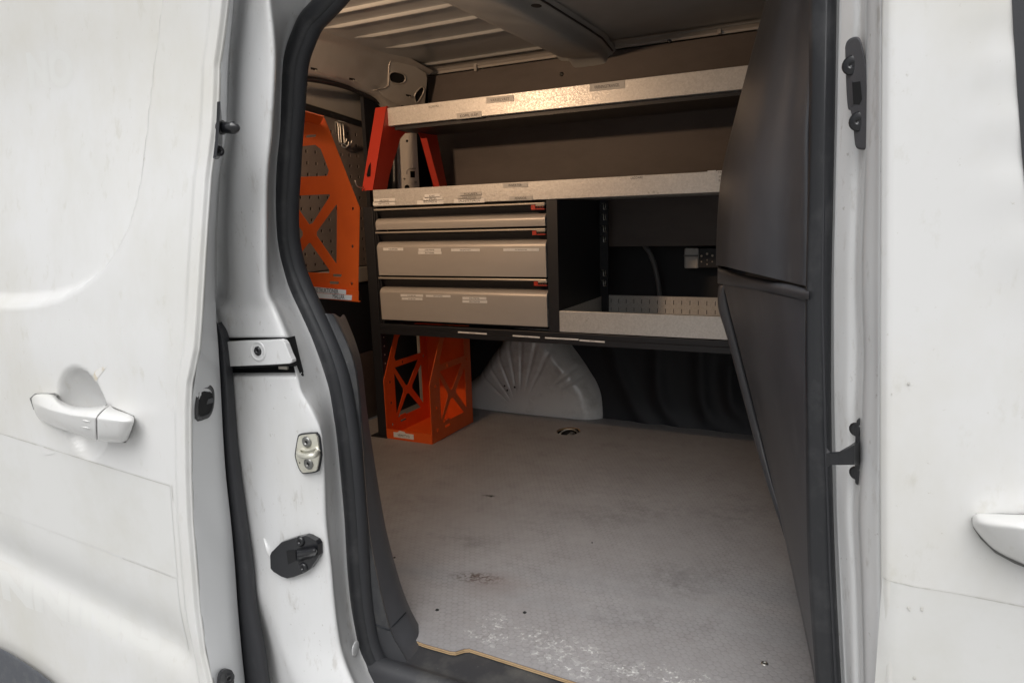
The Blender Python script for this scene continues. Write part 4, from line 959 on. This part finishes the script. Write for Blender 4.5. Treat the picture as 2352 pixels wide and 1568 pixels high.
# tray at the lower right
ZB0, ZB1 = CZ-.3395, CZ-.2785
XD0, XD1 = P(1257, 600, YF).x, P(1284, 730, YF).x
b = MB(); t = .0025
b.extr([(YF, ZB0), (YF, ZB1), (YF+.012, ZB1), (YF+.012, ZB1-t), (YF+t, ZB1-t), (YF+t, ZB0+t), (2.215, ZB0+t), (2.215, ZB0)], XD1+.001, XR)
b.box((XD1+.001, YF+.013, ZB0+t), (XD1+.004, 2.21, ZB1))
tray = b.build('tray', 'galv', rack, bevel=.001)
sl = []
for j in range(22):
    for zz in (.018, .046):
        x = XD1+.035+j*.0262
        if x < XR-.01: sl.append([(x-.0011, ZB0+zz-.007), (x+.0011, ZB0+zz-.007), (x+.0011, ZB0+zz+.007), (x-.0011, ZB0+zz+.007)])
b = MB(); b.plate([[(XD1+.001, ZB0), (XR, ZB0), (XR, ZB1+.004), (XD1+.001, ZB1+.004)]]+sl, .0025, (0, 2.219, 0), EX, EZ); b.build('tray_back', 'galv', tray)
# black frame: end frames, divider, rails
def post(x0, x1, y0, y1, z0, z1, nm='frame_post'):
    b = MB(); b.box((x0, y0, z0), (x1, y1, z1)); return b.build(nm, 'frame', rack, bevel=.002)
fr = post(XL-.048, XL-.010, YF+.004, YF+.036, FZ+.004, ZM0-.001)
post(XL-.048, XL-.010, YB-.04, YB, FZ+.004, ZM0-.001)
b = MB(); b.box((XL-.075, YF-.002, FZ), (XL-.008, YF+.06, FZ+.004)); b.build('foot_plate', 'frame', rack)
zr1 = zav([(875,744),(1672,783)], YF); zr0 = zav([(875,765),(1672,806)], YF)
XA_ = P((222/2.412+1400)*.58333, (900/2.412+650)*.58333, YF).x
b = MB(); b.box((XL-.0095, YF+.008, zr0), (XL-.004, YB-.041, ZM0-.002)); b.box((XL-.0039, YF+.012, zr0), (XA_-.003, YF+.03, ZM0-.002)); b.build('end_panel', 'frame', rack)
b = MB(); b.box((XD0, YF+.001, ZB0-.002), (XD1, YF+.03, ZM0-.0015)); b.box((XD1-.004, YF+.03, ZB0-.002), (XD1-.001, YB-.045, ZM0-.0015)); b.build('divider', 'frame', rack)
b = MB(); b.box((XD1-.0005, YB-.05, ZB0), (XD1+.028, YB-.044, ZM0-.002)); dv = b.build('rear_upright', 'frame', rack)
for (x, y) in ((1388,474),(1388,498),(1388,525),(1388,549),(1388,627),(1388,650),):  # bright steel bits stand in for light through the upright's perforations
    p = P(x, y, YB-.052); b = MB(); b.tube([p+Vector((-.008, 0, .008)), p+Vector((-.002, -.004, .010)), p+Vector((-.001, -.004, -.010)), p+Vector((.007, 0, -.009))], .0022, 6); b.tube([p+Vector((.005, -.002, .009)), p+Vector((.005, -.003, -.007))], .0016, 6); b.build('upright_glint', 'steel', dv)
for (x, y) in ((1391,685),(1391,697)):
    p = P(x, y, 2.215); b = MB(); b.lathe((p.x, 2.2155, p.z), (0, -1, 0), [(0, .007), (.0006, 0)], 10); b.build('tray_hole', 'void', tray)
b = MB(); b.box((XL-.009, YF+.003, zr0), (XR, YF+.03, ZB0-.003)); railo = b.build('bottom_rail', 'frame', rack, bevel=.002)
b = MB(); b.box((XL-.009, YF-.003, zr0-.004), (XR, YF+.002, zr0+.012)); b.build('rail_flange', 'frame', railo)
# side perforated strip on the left rear post, seen below the drawers
b = MB()
for k in range(8): b.lathe((XL-.0098, YF+.02, zr0-.02-.03*k), (1, 0, 0), [(0, .003), (.0003, 0)], 8)
(b.build('post_hole', 'alu', fr))['kind'] = 'stuff'
# cabinet back behind drawers
b = MB(); b.box((XL+.025, YF+.032, ZB0), (XD0-.001, YF+.036, ZM0-.002)); b.build('cabinet_back', 'frame', rack)
# drawers
XA, XB = P(*cc(222, 900), YF).x, P(*cc(1814, 900), YF).x
def lr(l, r_): return zav([cc(*l), cc(*r_)], YF)
spec = [  # strip top/bottom, face top/bottom, latch box
 (lr((172,408),(1802,365)), lr((172,425),(1802,382)), lr((205,500),(1808,470)), lr((188,606),(1810,588)), (1668,382,1802,431)),
 (lr((190,628),(1812,608)), lr((190,643),(1812,626)), lr((215,725),(1812,718)), lr((218,1035),(1815,1073)), (1680,630,1808,676)),
 (lr((222,1053),(1826,1095)), lr((222,1069),(1826,1113)), lr((245,1155),(1826,1200)), lr((250,1452),(1832,1545)), (1695,1115,1825,1166))]
drawers = []
for (s1, s0, f1, f0, lb) in spec:
    hgt = f1-f0; ro = min(.019, hgt*.5); prof = [(YF+.02, f0), (YF-.004, f0)]
    prof += [(YF-.006+.0*k, f1-ro) for k in (0,)]
    prof += [(YF-.006+.022*(1-math.cos(R(a))), f1-ro+ro*math.sin(R(a))) for a in range(12, 79, 11)]+[(YF+.016, f1), (YF+.024, f1)]
    b = MB(); b.extr(prof, XA, XB, 0, False); dr = b.build('drawer', 'drawer', rack)
    for p_ in dr.data.polygons: p_.use_smooth = len(p_.vertices) == 4
    dr.modifiers.new('es', 'EDGE_SPLIT').split_angle = R(50)
    b = MB(); b.box((XA-.004, YF-.005, s0), (XB, YF+.010, s1)); b.build('handle_strip', 'alu', dr, bevel=.0012)
    b = MB(); b.box((XA, YF+.0265, f1-.002), (XB, YF+.0285, s0)); b.extr([(YF+.010, s0), (YF+.004, s0-.002), (YF+.026, f1+.004), (YF+.030, f1+.004), (YF+.030, s0)], XA, XB); b.build('grip_recess', 'frame', dr)
    a, c = P(*cc(lb[0], lb[1]), YF-.002), P(*cc(lb[2], lb[3]), YF-.002); w = c.x-a.x; zt_, zb_ = s0-.001, s0-.001-abs(a.z-c.z)*.85
    b = MB(); b.box((a.x, YF-.004, zb_), (a.x+w*.3, YF+.016, zt_), 0); b.box((a.x+w*.3+.0005, YF-.002, zb_+.003), (c.x-.003, YF+.016, zt_-.003), 1); b.box((a.x+w*.3+.0005, YF-.003, zt_-.0028), (c.x-.002, YF+.016, zt_), 2); b.box((a.x+w*.3+.0005, YF-.003, zb_), (c.x-.002, YF+.016, zb_+.0028), 0)
    for k in range(3): b.box((a.x+w*(.4+.18*k), YF-.0028, zb_+.006), (a.x+w*(.5+.18*k), YF-.0021, zt_-.006), 0)
    b.build('latch', ['red', 'void', 'alu'], dr, bevel=.0006)
    drawers.append(dr)
# red brackets carrying the upper shelf (front one leans back, rear one leans forward)
def bracket(poly, x, flange, sgn):
    b = MB(); b.plate([poly], .003, (x-.003, 0, 0), EY, EZ)
    (ya, za), (yb, zb_) = flange
    dn = Vector((0, za-zb_, yb-ya)).normalized()*.003*sgn
    b.add([(x-.044, ya, za), (x, ya, za), (x, yb, zb_), (x-.044, yb, zb_), (x-.044, ya+.003, za), (x, ya+.003, za), (x, yb+.003, zb_), (x-.044, yb+.003, zb_)], [(0,1,2,3), (4,7,6,5), (0,4,5,1), (1,5,6,2), (2,6,7,3), (3,7,4,0)])
    return b
xb_ = XL+.000
br = bracket([(YF, ZM1), (YF+.075, ZM1), (YF+.095, ZM1+.05), (2.02, ZT0-.035), (2.05, ZT0-.015), (2.16, ZT0-.001), (2.16, ZT0+.03), (YT-.004, ZT1+.006), (YT-.006, ZT1+.002)], xb_, ((YF, ZM1), (YT-.006, ZT1+.004)), 1)
bo = br.build('front_bracket', 'red', rack, bevel=.001)
q = [P(x, y, 1.87) for x, y in ((843,382),(846,372),(850,390),(853,405),(846,407),(843,402))]
b = MB(); b.plate([[(p.x, p.z) for p in q]], .0008, (0, YF+.0075, 0), EX, EZ); bs_ = b.build('bracket_slot', 'void', bo)
for v in bs_.data.vertices: v.co.y = YF-.0015+(v.co.z-ZM1)/(ZT1+.004-ZM1)*(YT-.006-YF)
b = MB(); b.plate([[(YB-.085, ZM1), (YB, ZM1), (2.20, ZT0-.02), (2.20, ZT0-.001), (2.08, ZT0-.001), (2.10, ZT0-.03)]], .003, (xb_+.028, 0, 0), EY, EZ)
b.add([(xb_-.01, YB, ZM1), (xb_+.03, YB, ZM1), (xb_+.03, 2.20, ZT0), (xb_-.01, 2.20, ZT0)], [(0, 1, 2, 3)]); b.add([(xb_+.031, YB-.085, ZM1), (xb_+.05, YB-.080, ZM1), (xb_+.05, 2.105, ZT0-.03), (xb_+.031, 2.10, ZT0-.03)], [(0, 1, 2, 3)])
b.build('rear_bracket', 'red', rack, solid=.001)
# labels
T1 = lambda x, y: ((x/2.24+1100)*.58333, (y/2.24)*.58333)
def labc(parent, bx, Y, txt, f=cc, m='paper', ink='ink', dy=0): x0, y0 = f(bx[0], bx[1]); x1, y1 = f(bx[2], bx[3]); return lab(parent, x0, y0, x1, y1, Y, txt, m, ink, dy)
labc(stp, (1300, 928, 1425, 948), YT-.001, 'REGNSTÄLL', T1, 'galv', 'ink', -5)
labc(stp, (1825, 862, 2066, 893), YT-.001, 'VARSELVÄST', T1, 'tape', 'inkf', -6)
labc(stp, (1565, 1001, 1780, 1032), YT-.001, 'KOPPL SLÄP', T1, 'tape', 'ink', -6)
T2 = lambda x, y: ((x/2.24+2000)*.58333, (y/2.24)*.58333)
labc(stp, (720, 745, 1030, 778), YT-.001, 'VARNINGSTRIANGEL', T2, 'tape', 'ink', -9)
for bx, tx, m in (((175,322,375,348),'MÅTTBAND','paper'), ((166,350,374,378),'MÅTTSTOCK','paper'), ((655,279,800,305),'KNIV','paper'), ((641,307,826,335),'SPEGEL','paper'), ((585,338,836,368),'SKRUVMEJSLAR','paper'), ((995,260,1195,288),'PICKLAMPA','tape'), ((970,291,1190,320),'TEMP MÄTARE','tape'), ((936,323,1225,355),'SALINITETSPROV','paper'), ((1400,176,1635,208),'INVERTER','tape'), ((1460,300,1680,332),'PENNOR','tape')):
    labc(sm, bx, YF-.001, tx, cc, m, 'ink', -2)
T3 = lambda x, y: ((x/2.24+2100)*.58333, (y/2.24+650)*.58333)
labc(sm, (840, 100, 985, 124), YF-.001, 'LADDARE', T3, 'galv', 'ink', -3)
for k, tx in enumerate(('TRA', 'SPÄ', 'BO')): labc(sm, (1618, 50+35*k, 1690, 80+35*k), YF-.0011, tx, T3, 'galv', 'inkf', -1)
labc(sm, (1536, 50, 1612, 156), YF-.001, '', T3, 'galv', 'inkf', -1)
YDr = YF-.0068
for bx, tx in (((262,785,453,813),'HAMMARE'), ((598,792,810,818),'USB MINNE'), ((595,820,816,846),'BATTERIER'), ((908,793,1180,820),'DENSITET MÄT'), ((1403,790,1742,818),'TJOCKLEKSMÄTARE')): labc(drawers[1], bx, YDr, tx, cc)
for bx, tx in (((427,1224,640,1252),'FUKTMÄTARE'), ((438,1256,635,1283),'PH MÄTARE'), ((667,1231,902,1256),'INSP KAMERA'), ((1015,1250,1242,1280),'VOLTMETER'), ((1015,1282,1250,1311),'MULTIMETER')): labc(drawers[2], bx, YDr, tx, cc, 'paper', 'ink', 1)
T4 = lambda x, y: ((x/2.138+1400)*.58333, (y/2.138+1200)*.58333)
for bx, tx in (((862,223,1105,250),'VERKTYG VÄSKA'), ((1323,253,1552,280),'MOTOROLJA'), ((1595,271,1877,298),'SPOLARVÄTSKA'), ((1885,291,2098,319),'AD BLUE')): labc(railo, bx, YF-.0035, tx, T4, 'paper', 'ink', 4)
# grease scuffs
b = MB()
for (x, y, Y, r_) in ((1348,736,YF-.0006,.003),(1352,731,YF-.0006,.0025),(1344,739,YF-.0006,.0018),(1126,735,YDr+.0004,.0028),(1131,736,YDr+.0004,.0022),(1490,443,YF-.0006,.003),(1502,441,YF-.0006,.0035),(1511,444,YF-.0006,.0025),(1300,718,YF-.0006,.0015)):
    p = P(x, y, Y); b.lathe(p, (0, -1, 0), [(0, r_), (.0003, 0)], 6)
(b.build('scuff', 'filmedge', rack))['kind'] = 'stuff'

# ------------------------------------------------------------------ folded sheet-metal holders
HW, HD, HH = .185, .27, .385
def holder_mesh(lbl, labels, name_cat, loc, rot, k=1.0):
    """local frame: x across the holder, y to its back, z up; front open at y=0"""
    t = thing('canister_holder', lbl, name_cat, loc)
    def side(x0):
        out = [(0, .0), (HD, 0), (HD, HH), (HD*.36, HH), (0, HH*.52)]
        up = [(HD*.36, HH*.86), (HD*.44, HH*.90), (HD*.84, HH*.90), (HD*.84, HH*.66), (HD*.27, HH*.66), (HD*.25, HH*.70)]
        tl = [(HD*.245, HH*.605), (HD*.77, HH*.605), (HD*.515, HH*.405), (HD*.465, HH*.405)]
        tr_ = [(HD*.84, HH*.555), (HD*.84, HH*.17), (HD*.60, HH*.355), (HD*.60, HH*.385)]
        tb = [(HD*.25, HH*.14), (HD*.77, HH*.14), (HD*.515, HH*.325), (HD*.465, HH*.325)]
        tlft = [(HD*.225, HH*.56), (HD*.225, HH*.17), (HD*.40, HH*.355), (HD*.40, HH*.385)]
        holes = [up, tl, tr_, tb, tlft]
        for (cy, cz) in ((.035, HH*.49), (.035, HH*.30), (.035, HH*.10), (HD*.9, HH*.62), (HD*.42, HH*.63)): holes.append(oval(cy, cz, .0042, .0055, 10))
        for dz in (.085, .055): holes.append([(HD*.30, HH*dz*1.6), (HD*.42, HH*dz*1.6), (HD*.42, HH*dz*1.6+.007), (HD*.30, HH*dz*1.6+.007)])
        holes.append([(HD*.62, HH*.945), (HD*.74, HH*.945), (HD*.74, HH*.965), (HD*.62, HH*.965)])
        b = MB(); b.plate([out]+holes, .002, (x0, 0, 0), EY, EZ); return b
    def add(b, nm, mm='orange'):
        o = b.build(nm, mm, None); o.parent = t; return o
    t.rotation_euler = rot; t.scale = (k, k, k)
    add(side(0), 'side_panel'); add(side(HW-.002), 'side_panel')
    b = MB(); b.box((.0021, .001, 0), (HW-.0021, HD-.0022, .002)); b.box((.0021, -.001, 0), (HW-.0021, .001, .034)); add(b, 'base_lip')
    b = MB(); b.box((.0021, HD-.002, 0), (HW-.0021, HD, HH)); add(b, 'back_panel')
    b = MB(); b.box((.0021, HD*.70, HH-.002), (HW-.0021, HD-.0022, HH)); add(b, 'top_flange')
    return t
bl_ = PZ(890, 1005, FZ); br_ = PZ(992, 1021, FZ)
ang = math.atan2(br_.y-bl_.y, br_.x-bl_.x); kk = (br_-bl_).length/HW
h1_ = holder_mesh('orange cut-out sheet metal holder standing on the load floor under the drawers', None, 'holder', (bl_.x+.001, bl_.y-.004, FZ+.0005), (0, 0, ang+R(2)), kk)
b = MB(); b.plate([[(.030, .008), (.112, .008), (.112, .026), (.030, .026)]], .0006, (0, -.0012, 0), EX, EZ); b.text('VERKTYG', (.071, -.0022, .017), EX, EZ, .05, .008, 1); o = b.build('label', ['paper', 'ink']); o.parent = h1_
b = MB(); b.plate([[(.045, .027), (.056, .033), (.075, .031), (.080, .026)]], .0006, (0, -.0012, 0), EX, EZ); o = b.build('label_scrap', ['paper']); o.parent = h1_
# upper holder, hung on the near wall; its side panel faces the doorway
Yh2 = 1.03
def hp(x, y): p = P(x, y, Yh2); return (p.x, p.z)
h2_ = thing('canister_holder', 'bright orange cut-out holder hanging by the door pillar in front of the pegboard', 'holder', P(760, 690, Yh2))
S7 = lambda x, y: hp((x/1.7417+1100)*.58333, (y/1.7417+350)*.58333)
out = [S7(*p) for p in ((-170,60),(130,135),(305,190),(318,215),(553,815),(541,1458),(250,1425),(-170,1395))]
ho = [[(-90,398),(115,398),(250,385),(288,412),(344,560),(333,597),(100,606),(-90,612)], [(-90,738),(100,733),(348,723),(352,735),(232,922),(207,930),(98,775),(80,750)], [(-90,800),(60,800),(95,880),(165,980),(165,1005),(118,1078),(-90,1078)],
      [(400,793),(397,1195),(388,1195),(257,1005),(258,980),(388,800)], [(203,1058),(218,1056),(347,1240),(347,1262),(100,1256),(130,1150)], [(183,330),(190,318),(255,313),(255,327),(250,331),(185,337)],
      [(370,1272),(376,1268),(430,1270),(432,1278),(427,1289),(374,1287),(369,1281)], [(348,1322),(354,1318),(410,1321),(413,1329),(408,1339),(350,1337),(346,1331)]]
holes = [[S7(*p) for p in h_] for h_ in ho]
for c_ in ((508,822),(505,1080),(500,1335)): holes.append([S7(*p) for p in oval(c_[0], c_[1], 8, 12, 12)])
b = MB(); b.plate([out]+holes, .002, (0, Yh2, 0), EX, EZ)
b.build('side_panel', 'orange', h2_)
# folded edges: top flange, front return and the far side panel behind
b = MB(); A0, A1 = Vector((out[0][0], Yh2+.0005, out[0][1])), Vector((out[2][0], Yh2+.0005, out[2][1]))
def S7Y(x, y, Y): q = P((x/1.7417+1100)*.58333, (y/1.7417+350)*.58333, Y); return q
b = MB(); q = [S7Y(-170,58,Yh2-.026), S7Y(306,189,Yh2-.026), S7Y(277,247,Yh2-.0015), S7Y(-170,150,Yh2-.0015)]
b.grid([[q[0], q[1]], [q[3], q[2]]], smooth=False); b.build('top_flange', 'orange', h2_, solid=.002)
b = MB(); p0 = Vector((out[5][0], Yh2, out[5][1])); p1 = Vector((out[6][0], Yh2, out[6][1]))
lz = Vector((0, 0, abs(S7(500,1385)[1]-S7(500,1458)[1])))
lip0 = S7Y(541,1458,Yh2-.006); lip1 = S7Y(-170,1395,Yh2-.006); lip2 = S7Y(-170,1322,Yh2-.006); lip3 = S7Y(543,1385,Yh2-.006)
b.grid([[lip0, lip1], [lip3, lip2]], smooth=False); lipo = b.build('base_lip', 'orange', h2_, solid=.002)
b = MB(); b.grid([[lip0, lip1], [lip0+Vector((0, .006, .0)), lip1+Vector((0, .006, 0))]], smooth=False); b.build('base_panel', 'orange', h2_, solid=.002)
def tape(q4, txt, cw, cpos, hh):
    b = MB(); pts = [S7Y(x, y, Yh2-.0085) for x, y in q4]; b.add(pts, [(0, 1, 2, 3)])
    a, c = S7Y(*cpos[0], Yh2-.0092), S7Y(*cpos[1], Yh2-.0092); U = (c-a); w = U.length; U.normalize(); V = Vector((-U.z, 0, U.x))
    b.text(txt, (a+c)/2, U, V, w, hh, 1); return b.build('label', ['paper', 'ink'], h2_)
tape(((120,1345),(457,1378),(457,1409),(120,1390)), 'INSTRUKTIONER', 0, ((236,1377),(404,1388)), .012)
tape(((120,1391),(498,1415),(496,1449),(120,1425)), 'MALLAR', 0, ((366,1420),(446,1426)), .012)

# ------------------------------------------------------------------ pegboard on the rear door and what hangs on it
pz0, pz1 = PX(845, 608, RX+.012).z, PX(845, 293, RX+.012).z+.02
pt0, pt1 = PX(640, 234, RX+.012), PX(850, 299, RX+.012)
def peg_top(y): return pt0.z+(pt1.z-pt0.z)*(y-pt0.y)/(pt1.y-pt0.y)
b = MB(); hol = []
for i in range(28):
    for j in range(13):
        y = 1.06+i*.043; z = pz0+.022+j*.0365
        if z < peg_top(y)-.012: hol.append([(y-.0048, z-.0062), (y+.0048, z-.004), (y+.0048, z+.0062), (y-.0048, z+.004)])
b.plate([[(.98, pz0), (2.27, pz0), (2.27, peg_top(2.27)), (.98, peg_top(.98))]]+hol, .004, (RX+.008, 0, 0), EY, EZ); peg = b.build('pegboard', 'peg'); tag(peg, 'dark brown perforated pegboard covering the rear door window', 'pegboard')
b = MB(); p = PX(795, 276, RX+.013); b.plate([[(p.y-.042, p.z-.009), (p.y+.038, p.z-.009), (p.y+.038, p.z+.009), (p.y-.042, p.z+.009)]], .0005, (RX+.0125, 0, 0), EY, EZ); b.text('SKYDD', (RX+.0136, p.y, p.z), EY, EZ, .04, .008, 1); b.build('label', ['tape', 'inkf'], peg)
b = MB(); b.box((RX-.008, .98, pz0), (RX-.004, 2.27, pz1)); b.build('pegboard_backing', 'void', peg)
first = None
hk_px = [(771,284,322,'first steel peg hook from the left beside the orange holder'), (776,287,327,'long middle steel peg hook of three beside the orange holder'), (783,289,325,'third steel peg hook from the left beside the orange holder'), (838,290,322,'steel peg hook just left of the red bracket'), (847,292,328,'steel peg hook half hidden behind the red bracket')]
hooks = []
def hook_mesh(ln):
    b = MB(); path = [(0, 0, 0), (.006, 0, .004), (.010, 0, -.004), (.010, 0, -ln), (.012, .004, -ln-.010), (.018, .012, -ln-.012), (.024, .018, -ln-.004), (.026, .020, -ln+.006)]
    b.tube([Vector(v) for v in crom(path, 4)], .0030, 8); b.box((.001, -.007, -ln*.55), (.004, .007, .006)); return b
hm = hook_mesh(.055)
for i, (x, y0, y1, lb) in enumerate(hk_px):
    p = PX(x, y0, RX+.013)
    if i == 0: o = hm.build('peg_hook', 'steel'); first = o
    else: o = first.copy(); S.collection.objects.link(o)
    o.location = p; o.scale = (1, 1, 1.0 if i != 1 else 1.12); tag(o, lb, 'hook', 'steel hooks on the pegboard')
p = PX(818, 425, RX+.03); b = MB(); b.tube([Vector(v) for v in crom([tuple(PX(x, y, -1.45)) for x, y in ((816,414),(818,424),(824,430),(835,432))], 4)], .0022, 8)
o = b.build('wire_hook', 'steel'); tag(o, 'single bent wire hook sticking out beside the red bracket foot', 'hook')

# ------------------------------------------------------------------ cable and socket box behind the open shelf
b = MB(); b.tube([Vector(v) for v in crom([tuple(P(x, y, Y)) for x, y, Y in ((1470,540,2.34),(1482,566,2.34),(1493,582,2.335),(1503,608,2.33),(1510,640,2.33),(1514,670,2.33),(1516,700,2.34),(1516,780,2.37))], 5)], .0085, 10)
o = b.build('cable', 'cable'); tag(o, 'thick grey cable curving down behind the open shelf', 'cable')
a, c = P(1574, 569, 2.35), P(1606, 616, 2.35); e = P(1668, 612, 2.35)
sb = thing('socket_box', 'white and black socket box on the far wall behind the open shelf', 'socket box', (a.x, 2.35, c.z))
b = MB(); b.box((a.x, 2.335, c.z), (c.x, 2.40, a.z)); b.build('housing', 'white_pl', sb, bevel=.005)
b = MB(); b.box((a.x-.001, 2.3335, (a.z*.62+c.z*.38)-.003), (c.x-.001, 2.336, (a.z*.62+c.z*.38)+.003)); b.build('band', 'cable', sb)
b = MB(); b.box((c.x+.001, 2.332, c.z+.002), (e.x, 2.40, a.z)); fp = b.build('faceplate', 'frame', sb, bevel=.003)
b = MB()
for k, (x, y) in enumerate(((1611,588),(1624,583),(1636,587),(1611,601),(1624,597),(1636,601),(1624,607))):
    p = P(x, y, 2.331); b.lathe((p.x, 2.3318, p.z), (0, -1, 0), [(0, .004 if k < 3 else .0025), (.0012, .002), (.0012, 0)], 8)
(b.build('pin', 'alu', fp))['kind'] = 'stuff'
print('objects', len(S.objects))
